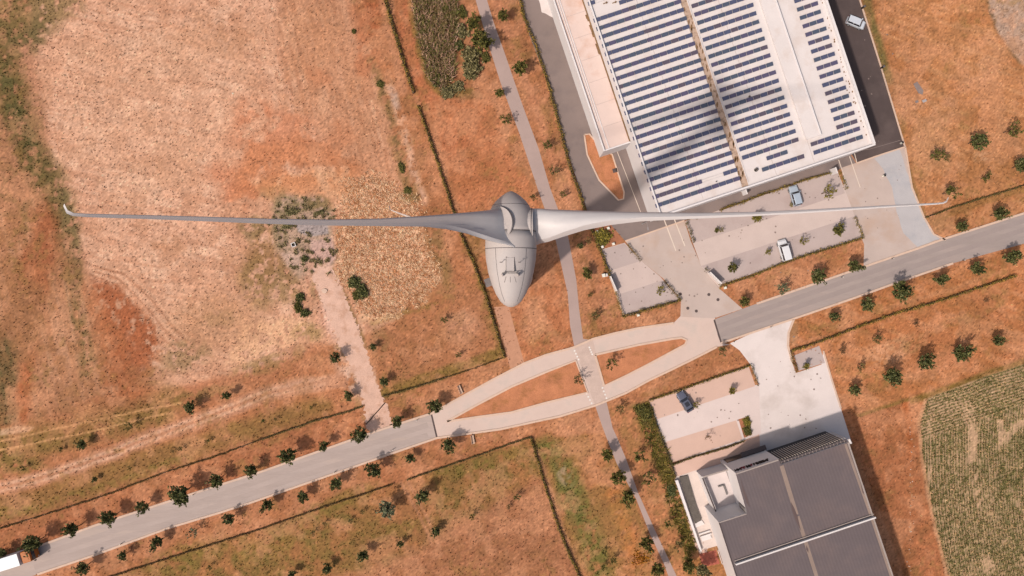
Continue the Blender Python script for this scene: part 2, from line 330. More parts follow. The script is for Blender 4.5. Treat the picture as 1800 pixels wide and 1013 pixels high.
# field south of the road
sf = area([(-400, 1150), (0, 1075), (212, 1010), (460, 932), (695, 851), (715, 845), (935, 770), (975, 900), (1020, 1015), (1060, 1150)], (176, 116, 70), 2, 2, 1)
bl(sf * mott(.48, .12), (142, 112, 58), .6); bl(sf * sstep(.5, .62, FN) * mott(.4), (110, 94, 46), .55)
blob(700, 880, 60, 110, (190, 118, 78), .6, 20, -20, mott(.38)); area([(560, 1030), (740, 968), (840, 900), (960, 830), (985, 905), (1030, 1030), (1000, 1100), (560, 1100)], (182, 116, 80), 14, 16, .9)
for k in range(16): stroke([(620 + k * 22, 1030), (760 + k * 18, 968 - k * 4), (900 + k * 8, 915 - k * 4)], 1.2, (200, 134, 98) if k % 2 else (158, 94, 62), 1, 8, .4, speck(.38))
for q in ((90, 26, 330, 980), (80, 20, 480, 960), (60, 20, 560, 900), (50, 18, 620, 870), (60, 18, 800, 830), (50, 20, 700, 930), (60, 16, 880, 805)): blob(q[2], q[3], q[0], q[1], (128, 110, 50), .55, 14, -18, speck(.38))
for o in (0, 12): stroke([(705 + o, 850), (735 + o, 900), (760 + o, 960)], 3, (204, 138, 100), 2, 4, .7)
stroke([(-300, 1110), (66, 1018), (300, 935), (460, 885), (690, 805), (768, 778), (900, 762)], 7, (202, 132, 94), 4, 4, .7)
# around the cycle path in the south
ar = area([(935, 770), (1060, 760), (1100, 830), (1165, 1020), (1180, 1120), (1060, 1120), (1020, 1015), (975, 900)], (192, 124, 78), 4, 4, .9)
bl(ar * mott(.46), (150, 112, 60), .6)
stroke([(965, 782), (990, 830), (1015, 890), (1040, 950), (1060, 1010)], 22, (122, 112, 54), 12, 14, .95, speck(.34, .16)); blob(1000, 880, 20, 60, (110, 106, 52), .6, 14, -22, speck(.42)); blob(990, 835, 14, 26, (178, 146, 118), .7, 8, -25, speck(.48))
stroke([(1075, 870), (1100, 930), (1115, 985)], 14, (206, 124, 62), 8, 10, .5, speck(.42)); stroke([(942, 790), (970, 880), (1005, 980)], 5, (206, 140, 104), 4, 5, .6)
ar = area([(1066, 710), (1115, 714), (1180, 880), (1228, 1000), (1240, 1120), (1200, 1120), (1160, 940), (1110, 810)], (202, 130, 84), 4, 4, .8); bl(ar * speck(.52), (146, 108, 62), .5)
area([(1112, 714), (1140, 706), (1178, 800), (1186, 845), (1228, 968), (1205, 985), (1180, 900), (1150, 810)], (118, 102, 52), 7, 8, .95, sstep(.25, .5, FN))
area([(1205, 985), (1300, 968), (1320, 1120), (1220, 1120)], (176, 116, 66), 4, 6, .8)
# north-east field and the sandy corner
ne = area([(1512, -80), (2200, -80), (2200, 230), (1800, 372), (1655, 420), (1625, 385), (1592, 262), (1548, 118)], (203, 134, 86), 2, 2, 1)
s3 = U * .94 + V * .33; s4 = -U * .33 + V * .94; str3 = fbm(s3 / 10, s4, 6, 3, 71)
bl(ne * sstep(.5, .7, str3), (220, 156, 108), .55); bl(ne * sstep(.5, .66, MN), (188, 116, 68), .6)
blob(1640, 260, 40, 50, (214, 154, 110), .6, 14); blob(1740, 300, 70, 40, (180, 118, 70), .6, 16, 0, mott(.4)); blob(1700, 190, 50, 30, (182, 118, 72), .5, 16, -10); blob(1730, 275, 20, 12, (228, 178, 136), .6, 10, 0, speck(.45))
stroke([(1516, -40), (1530, 40), (1548, 92), (1562, 140)], 8, (128, 112, 60), 5, 4, .9, mott(.2, .2)); stroke([(1596, 300), (1625, 385)], 5, (150, 118, 66), 4, 4, .6)
area([(1734, -80), (2200, -80), (2200, 200), (1830, 130), (1790, 108), (1755, 60), (1740, 20)], (196, 158, 134), 3, 6, 1); stroke([(1736, 0), (1755, 60), (1792, 110), (1830, 132)], 3, (120, 92, 60), 2, 5, .6, speck(.45))
stroke([(1628, 392), (1740, 352), (1800, 332)], 6, (160, 112, 62), 4, 4, .7)
# land south of the eastern road
ea = area([(1390, 566), (1503, 525), (1800, 430), (2200, 300), (2200, 480), (1800, 640), (1620, 700), (1505, 740), (1478, 700), (1447, 617), (1388, 612)], (198, 122, 76), 2, 2, 1)
bl(ea * sstep(.48, .66, str3), (212, 144, 98), .5); bl(ea * mott(.5), (174, 108, 60), .45)
blob(1560, 620, 50, 20, (224, 162, 122), .7, 12, -18, speck(.42)); blob(1395, 585, 10, 24, (176, 134, 96), .6, 6); blob(1640, 640, 60, 24, (214, 142, 102), .5, 12, -18); stroke([(1470, 575), (1600, 530), (1760, 480)], 4, (212, 146, 102), 3, 4, .5)
stroke([(1500, 738), (1600, 706), (1700, 672), (1800, 636), (2000, 570)], 6, (126, 100, 46), 4, 3, .85, mott(.25, .2))
bf = area([(1478, 718), (1510, 735), (1600, 706), (1612, 760), (1622, 850), (1660, 1013), (1700, 1150), (1640, 1150), (1590, 1013)], (190, 114, 72), 2, 3, 1)
s5 = U * .955 - V * .297; bl(bf * (.5 + .5 * np.sin(s5 * 2 * np.pi / 5.5)), (204, 132, 90), .35); bl(bf * (1 - mott(.45)), (150, 92, 54), .4)
stroke([(1592, 712), (1600, 760), (1600, 800)], 5, (186, 100, 54), 4, 3, .7); stroke([(1604, 735), (1604, 850), (1600, 950)], 1.2, (228, 186, 140), 1, 3, .6, speck(.62, .05))
# crop field
cropP = [(1632, 700), (1700, 674), (1800, 640), (2200, 500), (2200, 1200), (1712, 1200), (1668, 1013), (1640, 900), (1622, 800), (1618, 745)]
cm = area(cropP, (208, 164, 126), 2, 2, 1)
stroke([(1628, 704), (1616, 745), (1620, 800), (1636, 890), (1664, 1013)], 3, (216, 162, 120), 2, 3, .8)
bare = np.maximum.reduce([1 - sstep(6, 14, seg_dist(U + WU * 10, V, [(1700, 715), (1712, 760), (1708, 805)])), 1 - sstep(3, 8, seg_dist(U, V + WV * 8, [(1758, 740), (1762, 778), (1790, 745), (1805, 738)])),
                          1 - sstep(2, 9, seg_dist(U + WU * 8, V, [(1640, 720), (1632, 770), (1636, 850)])), (1 - sstep(8, 18, seg_dist(U, V, [(1655, 716), (1690, 715)]))) * .7, (1 - sstep(6, 12, seg_dist(U + WU * 12, V, [(1735, 985), (1740, 1000)]))) * .7, (1 - sstep(4, 10, seg_dist(U + WU * 8, V, [(1712, 840), (1722, 890)]))) * .6])
rowc = np.sqrt(np.maximum(0, (U - 2350)) ** 2) * 0 + (U - .02 * (V - 820) - .00055 * (V - 800) ** 2)      # curved rows follow the western edge
rowt = U * .33 + V * .944 + WU * 6
tmask = sstep(-10, 10, 745 - .34 * (U - 1700) - V)
phase = np.where(tmask > .5, rowt, rowc + WV * 5) / 5.0
rows = .5 + .5 * np.cos(phase * 2 * np.pi)
rowamp = .75 + .5 * (1 - sstep(1660, 1760, U + WU * 60)) * (1 - sstep(900, 1000, V)) + .3 * tmask
green = cm * sstep(.1, .75, .52 + (rows - .5) * rowamp + (FN - .5) * .8 + (MN - .5) * .6 + (HN2 - .5) * .35 - bare * (.42 + .9 * (FN - .4)))
bl(green, (118, 110, 66), .9); bl(green * sstep(.55, .8, HN2), (94, 90, 50), .6); bl(cm * sstep(.66, .8, HN) * (1 - bare), (206, 164, 116), .4)
for q in ((470, 640, 70, 14, -18), (360, 690, 60, 10, -10), (540, 590, 30, 20, 0), (255, 660, 40, 20, -10), (560, 500, 22, 40, 10), (455, 500, 30, 50, 0)): blob(q[0], q[1], q[2], q[3], (140, 110, 62), .6, 14, q[4], speck(.42))
for q in ((1450, 580, 40, 10), (1600, 600, 50, 14), (1700, 560, 60, 10), (1540, 680, 60, 12), (1750, 470, 40, 12), (1660, 390, 40, 16), (1360, 485, 50, 8), (960, 590, 30, 20), (1050, 650, 40, 14), (1150, 690, 30, 8)): blob(q[0], q[1], q[2], q[3], (146, 108, 60), .5, 12, -18, speck(.42))
for q in ((1640, 200, 60, 30), (1720, 120, 50, 50), (1580, 180, 20, 50), (940, 560, 24, 40), (880, 230, 16, 40), (1480, 640, 30, 16), (820, 560, 30, 20)): blob(q[0], q[1], q[2], q[3], (222, 160, 120), .5, 14, 0, mott(.4))
for o_ in (0,):     # the well worn dirt track once more, over the mottling
    stroke([(-300, 950), (-20, 866), (100, 832), (200, 798), (300, 757), (400, 720), (470, 692), (560, 674), (600, 670)], 12, (208, 144, 110), 5, 6, .75)
    for o in (-6, 5): stroke([(-300, 950 + o), (-20, 866 + o), (100, 832 + o), (200, 798 + o), (300, 757 + o), (400, 720 + o), (470, 692 + o), (570, 670 + o)], 2.6, (230, 174, 140), 1.8, 3, .85)
    blob(535, 678, 60, 14, (214, 154, 120), .6, 10, -10)
stroke([(0, 932), (187, 872), (460, 776), (640, 718)], 16, (176, 112, 74), 8, 4, .45)
_g = C @ np.array([.5, .35, .15], np.float32); _w = (1 - np.clip(fm, 0, 1) * .5)[..., None] * .07
C[:] = C * (1 - _w) + _g[..., None] * np.array([1.08, .97, .86], np.float32) * _w
C[..., 2] += 4 * np.clip(fm, 0, 1); C *= (1 - .05 * (1 - np.clip(fm, 0, 1)))[..., None]
area([(0, 400), (60, 380), (130, 440), (165, 500), (230, 600), (290, 660), (300, 710), (120, 750), (-300, 800), (-300, 400)], (176, 116, 78), 22, 26, .42, sstep(.3, .6, str1 * .5 + M2 * .5))
area([(150, 500), (215, 515), (275, 570), (300, 620), (262, 650), (250, 710), (190, 700), (170, 600)], (168, 98, 62), 16, 20, .5, sstep(.3, .55, FN))
area([(480, -60), (600, -60), (650, 60), (690, 250), (700, 330), (600, 300), (540, 200), (500, 60)], (190, 130, 92), 24, 26, .45)
area([(560, 250), (440, 250), (410, 300), (420, 350), (560, 340), (640, 300)], (190, 118, 76), 22, 26, .5, mott(.4)); blob(380, 565, 90, 60, (196, 142, 104), .5, 20)
area([(130, 60), (360, 30), (440, 120), (420, 230), (330, 330), (200, 360), (120, 250)], (226, 174, 140), 30, 26, .3)
area([(-400, 1060), (0, 932), (190, 872), (460, 774), (640, 716), (655, 760), (440, 836), (0, 985), (-400, 1110)], (176, 112, 74), 5, 5, .35); stroke([(-300, 1110), (66, 1018), (300, 935), (460, 885), (690, 805), (768, 778), (900, 762)], 14, (178, 114, 76), 6, 6, .35)
# fine speckle everywhere (dry stalks, clods)
HN3 = vnoise(U / 1.7 + 9, V / 1.7, 91).astype(np.float32)
nonf = (1 - np.clip(fm, 0, 1)) * (1 - cm)
bl(nonf * sstep(.54, .66, M2), (150, 104, 66), .30); bl(nonf * sstep(.54, .66, M3), (214, 152, 114), .38); bl(nonf * sstep(.56, .7, 1 - M2), (212, 146, 106), .35); bl(nonf * sstep(.6, .7, 1 - M3) * sstep(.45, .6, FN), (142, 108, 62), .4)
C *= (1 - .18 * sstep(.80, .90, HN3) + .01)[..., None]; C *= (1 + .12 * sstep(.82, .92, 1 - HN3))[..., None]
C *= (1 + (HN[..., None] - .5) * .18 + (HN2[..., None] - .5) * .08 + (FN[..., None] - .5) * .12 + (LN[..., None] - .5) * .10)
WN = np.random.default_rng(404).random(U.shape).astype(np.float32); WN2 = np.random.default_rng(405).random(U.shape).astype(np.float32)
C *= (1 + (WN - .5) * .13 - .18 * (WN2 > .972) + .12 * (WN2 < .03))[..., None]
C = np.clip(C, 5, 250)
gc = alb(C).astype(np.float32)
ny, nx = U.shape
vid = np.arange(nx * ny, dtype=np.int32).reshape(ny, nx)
fi = np.stack([vid[:-1, :-1], vid[:-1, 1:], vid[1:, 1:], vid[1:, :-1]], -1).reshape(-1, 4)
gco = np.stack([GX, GY, np.zeros_like(GX)], -1).reshape(-1, 3)
me = bpy.data.meshes.new("ground"); me.vertices.add(nx * ny); me.vertices.foreach_set("co", gco.astype(np.float32).ravel())
me.loops.add(fi.size); me.loops.foreach_set("vertex_index", fi.ravel()); me.polygons.add(len(fi)); me.polygons.foreach_set("loop_start", np.arange(0, fi.size, 4, dtype=np.int32))
me.update(calc_edges=True)
at = me.color_attributes.new("Col", 'FLOAT_COLOR', 'POINT'); c4 = np.ones((nx * ny, 4), np.float32); c4[:, :3] = gc.reshape(-1, 3); at.data.foreach_set("color", c4.ravel())
me.materials.append(mat("dry_soil_and_grass", attr=True, rough=.95, var=.06, scale=2.2, var2=.17, scale2=9, bump=.3, bscale=9, spec=.1, dist=.05))
ground = bpy.data.objects.new("ground", me); link(ground); tag(ground, "dry orange and tan farmland with faded tracks and weeds", "ground", kind="structure")
def gcol(u, v):                            # colour of the ground at a survey point
    x = (u - CU) * CAMH / FPX; y = (CV - v) * CAMH / FPX
    return C[int(np.clip(np.searchsorted(gy, y), 0, ny - 1)), int(np.clip(np.searchsorted(gx, x), 0, nx - 1))]
# ------------------------------------------------------------------ paved surfaces
def rag(pts, step=8, amp=1.5, seed=1):
    r = random.Random(seed); out = []
    for i in range(len(pts)):
        a = pts[i]; b = pts[(i + 1) % len(pts)]; L = math.hypot(b[0] - a[0], b[1] - a[1]); n = max(1, int(L / step))
        for k in range(n): t = k / n; out.append((a[0] + (b[0] - a[0]) * t + r.uniform(-amp, amp), a[1] + (b[1] - a[1]) * t + r.uniform(-amp, amp)))
    return out
def sheet(name, pts, z, m, label, cat, kind="structure"):
    b = MB(); b.quad([P(u, v) + Vector((0, 0, z)) for u, v in pts][::-1])
    import bmesh
    o = b.build(name, m); bm = bmesh.new(); bm.from_mesh(o.data); bmesh.ops.triangulate(bm, faces=bm.faces[:]); bmesh.ops.recalc_face_normals(bm, faces=bm.faces[:])
    for f in bm.faces:
        if f.normal.z < 0: f.normal_flip()
    bm.to_mesh(o.data); bm.free()
    return tag(o, label, cat, kind=kind)
AZ = R(18.5)
m_road = mat("road_asphalt", (190, 168, 157), var=.09, scale=.35, var2=.07, scale2=7, stretch=(-AZ, .12, 1.5), bump=.15, bscale=20, stain=(204, 178, 162), stain_amt=.6)
m_roadE = mat("road_asphalt_east", (174, 155, 146), var=.09, scale=.35, var2=.07, scale2=7, stretch=(-AZ, .12, 1.5), bump=.15, bscale=20, stain=(190, 164, 152), stain_amt=.6)
m_conc = mat("road_concrete", (224, 194, 178), var=.06, scale=.3, var2=.05, scale2=6, stain=(206, 184, 170), stain_amt=.8, stain_scale=.3)
m_path = mat("path_asphalt", (186, 158, 147), var=.07, scale=.3, var2=.08, scale2=8)
m_yard = mat("yard_asphalt", (144, 124, 116), var=.09, scale=.2, var2=.07, scale2=8, stain=(124, 108, 104), stain_amt=.6)
m_yardD = mat("yard_asphalt_dark", (92, 76, 72), var=.10, scale=.25, var2=.08, scale2=8, stain=(112, 94, 88), stain_amt=.7, stain_scale=.15)
m_fore = mat("forecourt_concrete", (205, 181, 168), var=.07, scale=.25, var2=.05, scale2=7, stain=(196, 160, 136), stain_amt=.6, stain_scale=.12)
m_foreS = mat("forecourt_pale", (238, 219, 210), var=.05, scale=.25, var2=.05, scale2=6, stain=(208, 188, 177), stain_amt=.6, stain_scale=.16)
m_bay = mat("bay_paving", (200, 177, 168), var=.05, scale=.5, var2=.08, scale2=10, stain=(180, 156, 148), stain_amt=.6)
m_bayS = mat("bay_paving_pink", (224, 184, 164), var=.04, scale=.5, var2=.06, scale2=10)
m_apron = mat("apron_grey", (197, 187, 184), var=.06, scale=.3, var2=.06, scale2=5, stain=(176, 172, 174), stain_amt=.7, stain_scale=.2)
m_kerb = mat("kerb_stone", (226, 190, 166), var=.08, scale=1, var2=.08, scale2=6)
m_dirt = mat("dirt", (226, 180, 156), var=.12, scale=.6, var2=.16, scale2=5, bump=.5, bscale=6, stain=(196, 146, 116), stain_amt=.8, stain_scale=.5)
roadW = [(-420, 1128), (69, 960), (166, 924), (332, 870), (460, 829), (644, 764), (689, 749), (758, 727), (768, 770), (692, 796), (627, 819), (523, 855), (440, 884), (387, 901), (297, 928), (166, 976), (66, 1009.6), (-420, 1176)]
sheet("road", roadW, .010, m_road, "grey asphalt road west of the lens shaped island", "road")
roadE = [(1255, 562), (1330, 534), (1516, 470), (1613, 437), (1655, 421.6), (1800, 375), (2200, 245), (2200, 300), (1800, 428.5), (1675, 463), (1579, 496), (1503, 523.5), (1392, 561.5), (1330, 582), (1268, 603)]
sheet("road", roadE, .010, m_roadE, "grey asphalt road running out past the parking lots", "road")
up_o = [(758, 727), (799, 704.5), (868, 666.5), (921, 639), (960, 624), (1008, 611), (1042, 596), (1080, 586), (1122, 577), (1184, 568), (1196, 556), (1255, 540), (1257, 562), (1268, 603), (1283, 606), (1260, 610)]
lo_o = [(1219, 631), (1177, 651.5), (1142, 668), (1101, 690.6), (1066, 705), (1046, 713), (984, 732), (935, 742.5), (880, 754.6), (830, 761.5), (768, 770)]
sheet("lens_road", up_o + lo_o, .010, m_conc, "pale concrete road splitting round an orange grass island", "road")
islA = [(786, 741), (840, 711), (899, 680), (960, 654), (1012, 634), (1033, 690), (960, 708), (899, 725), (840, 733)]
islB = [(1046, 624), (1122, 606.5), (1181, 596), (1198, 594), (1207, 598), (1204, 606), (1191, 613), (1139, 641), (1100, 661), (1062, 678)]
m_grass = mat("island_dry_grass", (202, 130, 90), rough=.95, var=.20, scale=.5, var2=.35, scale2=7, bump=.5, bscale=7, stain=(160, 106, 62), stain_amt=.8, stain_scale=.35)
sheet("grass_island", islA, .022, m_grass, "long dry grass tip of the lens island, west part", "grass island")
sheet("grass_island", islB, .022, m_grass, "dry grass tip of the lens island, east of the crossing path", "grass island")
pthN_l = [(832, -80), (836, 0), (856, 70), (880, 146), (913, 235), (945, 332), (977, 423), (998, 517), (1002, 572), (1010, 612)]
pthN_r = [(1042, 598), (1025, 596), (1018, 544), (1013, 492), (998, 413), (967, 331), (947, 262), (917, 181), (889, 99), (868, 40), (856, 0), (838, -80)]
sheet("path", pthN_l + pthN_r, .014, m_path, "grey cycle path running north past the wind turbine", "path")
sheet("path", [(1010, 611), (1042, 597), (1066, 706), (1046, 714)], .028, mat("crossing_concrete", (212, 182, 166), var=.1, scale=.8, var2=.1), "pale paved crossing of the cycle path over the lens road", "path")
pthS = [(1046, 713), (1058, 748), (1070, 780), (1084, 815), (1118, 877), (1143, 940), (1167, 991), (1200, 1085), (1228, 1080), (1189, 1012), (1153, 936), (1122, 867), (1101, 808), (1085, 770), (1077, 753), (1066, 706)]
sheet("path", pthS, .014, m_path, "grey cycle path running south beside the weeds", "path")
sheet("track", [(868, 540), (894, 538), (908, 590), (922, 640), (898, 651), (884, 600)], .006, mat("service_track", (203, 146, 114), var=.12, scale=.8, var2=.12, bump=.3), "short pinkish service track by the turbine's foot", "path")
sheet("dirt_driveway", rag([(548, 472), (584, 468), (602, 508), (622, 558), (640, 605), (655, 650), (670, 690), (684, 726), (692, 746), (650, 762), (642, 740), (638, 700), (618, 652), (598, 610), (582, 575), (565, 530), (552, 495)], 3.2, 3.6), .006, m_dirt, "pale dirt driveway from the road to the gravel heap", "driveway")
yard = [(890, -90), (912, 0), (930, 60), (964, 151), (991, 248), (1021, 339), (1034, 376), (1074, 396), (1099, 424), (1203, 388), (1267, 369), (1471, 300), (1480, 296), (1505, 287), (1480, 250), (1150, 340), (1100, 250), (985, -90)]
sheet("yard", yard, .008, m_yard, "brown grey asphalt yard round the white warehouse", "yard")
sheet("concrete_patch", rag([(945, -80), (948, 0), (953, 22), (972, 32), (980, 20), (968, -80)], 6, 1.5), .012, m_foreS, "pale stained concrete patch by the warehouse annex", "pavement")
sheet("yard", [(1380, -120), (1480, -120), (1511, 0), (1548, 117), (1590, 257), (1506, 286), (1440, 180)], .012, m_yardD, "dark asphalt yard beside the warehouse's east wall", "yard")
sheet("forecourt", [(1099, 424), (1203, 388), (1214, 424), (1233, 468), (1265, 508), (1305, 543), (1255, 560), (1196, 557), (1197, 528), (1166, 490), (1126, 458)], .016, m_fore, "beige concrete forecourt between the two northern parking lots", "pavement")
MATS["garden_soil"] = mat("garden_soil", (176, 112, 78), var=.2, scale=.6, var2=.25)
sheet("parking_lot", [(1057, 439), (1098, 427), (1126, 458), (1160, 486), (1196, 528), (1096, 555)], .020, mat("lot_aisle", (216, 190, 178), var=.06, scale=.3, var2=.05), "small walled parking lot west of the forecourt", "parking lot")
sheet("parking_bays", [(1058, 440), (1097, 428), (1126, 459), (1076, 475)], .026, m_bay, "grey bay strip at the small lot's north end", "parking bay")
sheet("parking_bays", [(1087, 518), (1152, 497), (1166, 493), (1194, 526), (1096, 554)], .026, m_bay, "grey bay strip at the small lot's south end", "parking bay")
sheet("parking_lot", [(1204, 389), (1267, 369), (1471, 299), (1486, 336), (1516, 417), (1271, 499), (1264, 506), (1233, 469)], .020, mat("lot_aisle2", (217, 192, 180), var=.06, scale=.3, var2=.05), "large parking lot south of the warehouse", "parking lot")
sheet("parking_bays", [(1205, 390), (1267, 370), (1471, 300), (1485, 340), (1323, 394), (1218, 428)], .026, m_bay, "long grey bay strip along the warehouse side", "parking bay")
sheet("parking_bays", [(1232, 468), (1407, 411), (1499, 381), (1514, 417), (1412, 449), (1272, 497)], .026, m_bay, "long grey bay strip with the white van", "parking bay")
sheet("forecourt", [(1480, 295), (1506, 286), (1591, 258), (1603, 330), (1624, 382), (1641, 411), (1662, 421), (1613, 438), (1518, 470), (1519, 430), (1500, 380), (1484, 341)], .016, m_fore, "concrete forecourt east of the large parking lot", "pavement")
sheet("apron", rag([(1537, 278), (1581, 262), (1603, 330), (1623, 382), (1640, 411), (1652, 420), (1612, 434), (1588, 410), (1576, 372), (1568, 330), (1552, 298)], 10, .8), .022, m_apron, "bluish grey apron at the dark yard's mouth", "pavement")
sheet("forecourt", [(1283, 604), (1330, 582), (1395, 560), (1386, 585), (1385, 608), (1392, 636), (1399, 656), (1444, 641), (1447, 617), (1462, 668), (1478, 718), (1496, 775), (1480, 830), (1340, 870), (1335, 765), (1326, 720), (1326, 678), (1334, 676), (1319, 641), (1300, 616)], .016, m_foreS, "very pale concrete forecourt of the grey roofed building", "pavement")
sheet("parking_lot", [(1141, 703), (1316, 645), (1328, 680), (1334, 676), (1338, 762), (1306, 775), (1178, 814)], .020, mat("lot_aisleS", (232, 208, 198), var=.05, scale=.3, var2=.05), "southern parking lot with a white aisle", "parking lot")
sheet("parking_bays", [(1141, 704), (1316, 646), (1327, 679), (1155, 737)], .026, m_bayS, "pink bay strip with the dark grey car", "parking bay")
sheet("parking_bays", [(1167, 778), (1294, 739), (1305, 772), (1178, 814)], .026, m_bayS, "empty pink bay strip with a bare sapling", "parking bay")
sheet("shrub_bed", [(1298, 737), (1314, 733), (1322, 764), (1308, 770)], .028, mat("garden_soil", None), "small earth bed at the southern lot's exit", "garden bed")
sheet("parking_bays", [(1396, 625), (1440, 608), (1450, 638), (1404, 652)], .026, m_bay, "single grey bay beside the pale forecourt", "parking bay")
sheet("pavement", [(1180, 818), (1310, 775), (1336, 762), (1345, 800), (1260, 850), (1240, 990), (1222, 960), (1188, 845)], .012, mat("pink_pavement", (228, 186, 166), var=.05, scale=.4, var2=.05), "pink pavement along the grey roofed building", "pavement")
# drive islands
isl = [(1027, 237), (1036, 236), (1058, 262), (1076, 272), (1097, 338), (1096, 350), (1087, 352), (1053, 317), (1032, 272)]
sheet("grass_island", isl, .026, m_grass, "orange grass island at the end of the annex", "grass island")
sheet("garden_bed", [(1040, 404), (1073, 394), (1096, 424), (1056, 438)], .012, mat("garden_soil", (176, 112, 78), var=.2, scale=.6, var2=.25), "square earth bed with a green shrub patch", "garden bed")
def strip(name, pts, w, h, m, label, cat, kind="structure", z0=0, px=True, closed=False):
    q = [P(*p).to_2d() if px else Vector(p[:2]) for p in pts]; b = MB(); n = len(q)
    L = []; Rr = []
    for i in range(n):
        a = q[max(i - 1, 0)]; c = q[min(i + 1, n - 1)]; d = (c - a).normalized(); nn = Vector((-d.y, d.x)) * (w / 2); L.append(q[i] + nn); Rr.append(q[i] - nn)
    b.loft([[(L[i].x, L[i].y, z0), (Rr[i].x, Rr[i].y, z0), (Rr[i].x, Rr[i].y, z0 + h), (L[i].x, L[i].y, z0 + h)] for i in range(n)])
    return tag(b.build(name, m), label, cat, kind=kind)
i1 = roadW.index((66, 1009.6))
for pts, lb in ((roadW[1:8], "north kerb of the western road"), (roadW[8:i1 + 1], "south kerb of the western road"), (roadE[1:6] , "north kerb of the eastern road"), (roadE[9:15], "south kerb of the eastern road"),
                (up_o[:10], "outer kerb of the upper lens branch"), ([up_o[-1]] + lo_o, "outer kerb of the lower lens branch"),
                (islA + [islA[0]], "kerb round the western lens island"), (islB + [islB[0]], "kerb round the eastern lens island"), (isl + [isl[0]], "kerb round the annex grass island"),
                ([(1511, 0), (1548, 117), (1590, 257)], "white kerb along the dark yard"), ([(1506, 287), (1540, 275), (1592, 258)], "kerb between dark yard and apron"),
                ([(1591, 259), (1603, 330), (1624, 382), (1641, 412), (1662, 422)], "kerb along the apron's east side"), ([(1099, 424), (1203, 388)], "flush kerb between asphalt and forecourt"),
                ([(1395, 562), (1386, 585), (1385, 608), (1392, 636)], "kerb west of the roadside hedge"), ([(1447, 617), (1462, 668), (1478, 718)], "kerb along the pale forecourt's east side"),
                ([(1058, 438), (1070, 480), (1096, 554)], "kerb inside the small lot's hedge")):
    strip("kerb", pts, .42 if "road" in lb or "lens" in lb else .3, .13 if "flush" not in lb else .03, m_kerb, "pale " + lb, "kerb")
for pts in ([(1165, 340), (1192, 430)][0:0],): pass
for a, b_ in (((1163, 375), (1188, 441)), ((1179, 370), (1204, 433))):
    strip("lane_line", [a, b_], .22, .004, mat("road_paint", (236, 212, 192), var=.1), "pale lane line crossing from asphalt onto the forecourt", "road marking", z0=.024)
for a, b_ in (((1474, 281), (1490, 330)), ((1493, 275), (1512, 330)), ((1502, 270), (1506, 286))):
    strip("lane_line", [a, b_], .16, .004, mat("road_paint", None), "thin pale lane line at the warehouse's south-east corner", "road marking", z0=.024)
strip("drain_channel", [(1083, 262), (1128, 378)], .12, .004, mat("road_paint", None), "thin pale drain line beside the warehouse wall", "road marking", z0=.016)
strip("yard_joint", [(1475, 270), (1530, 262), (1582, 247)], .12, .004, m_yard, "pale joint across the dark yard", "road marking", z0=.018)
strip("road_joint", [(758.5, 729), (768, 769)], .35, .004, m_yardD, "dark joint where asphalt meets concrete, west", "road marking", z0=.016)
strip("road_joint", [(1255.5, 563), (1267.5, 602)], .35, .004, m_yardD, "dark joint where asphalt meets concrete, east", "road marking", z0=.016)
m_wear = mat("tyre_wear", (186, 164, 153), var=.05, scale=.5, var2=.08, scale2=6, stretch=(-AZ, .1, 1.2)); m_wearl = mat("tyre_wear_pale", (218, 188, 172), var=.08, scale=.6, var2=.06)
for dv in (18, 36): strip("tyre_wear", [(60, 962 + dv), (332, 872 + dv), (520, 804 + dv), (650, 763 + dv), (752, 729 + dv)], 1.1, .003, m_wear, "faint tyre wear along the western road", "road marking", z0=.0105)
for dv in (13, 29): strip("tyre_wear", [(1262, 562 + dv), (1330, 536 + dv), (1516, 471 + dv), (1660, 421 + dv), (1800, 375 + dv), (1900, 342 + dv)], 1.0, .003, mat("tyre_wear_east", (169, 150, 142), var=.05, scale=.5), "faint tyre wear along the eastern road", "road marking", z0=.0105)
for pts in ([(775, 727), (830, 699), (900, 659), (960, 632), (1020, 613), (1090, 594), (1184, 578), (1250, 574)], [(777, 755), (830, 749), (900, 741), (984, 718), (1060, 698), (1130, 664), (1200, 632), (1262, 596)]):
    for o_ in (0,)[:0]: strip("tyre_wear", [(u, v + o_) for u, v in pts], .45, .003, m_wearl, "faint tyre wear on the lens road", "road marking", z0=.0105)
b = MB(); ro = random.Random(21)
for (x0, x1, y0, y1, n_) in ((1110, 1240, 420, 545, 26), (1240, 1480, 320, 480, 40), (1340, 1450, 590, 760, 26), (1080, 1180, 440, 540, 12), (1150, 1310, 660, 800, 20), (1520, 1590, 290, 420, 12), (1480, 1570, 20, 250, 16)):
    for k in range(n_):
        p = P(ro.uniform(x0, x1), ro.uniform(y0, y1)); s_ = ro.uniform(.06, .22); b.quad([(p.x + s_ * ro.uniform(.6, 1.2) * math.cos(t), p.y + s_ * ro.uniform(.6, 1.2) * math.sin(t), .0315 + k * .0001) for t in [q * .785 for q in range(8)]])
tag(b.build("oil_stains", mat("oil_stain", (150, 128, 118), rough=.5, var=.2)), "scattered small dark stains on the concrete yards and lots", "stain", kind="stuff")
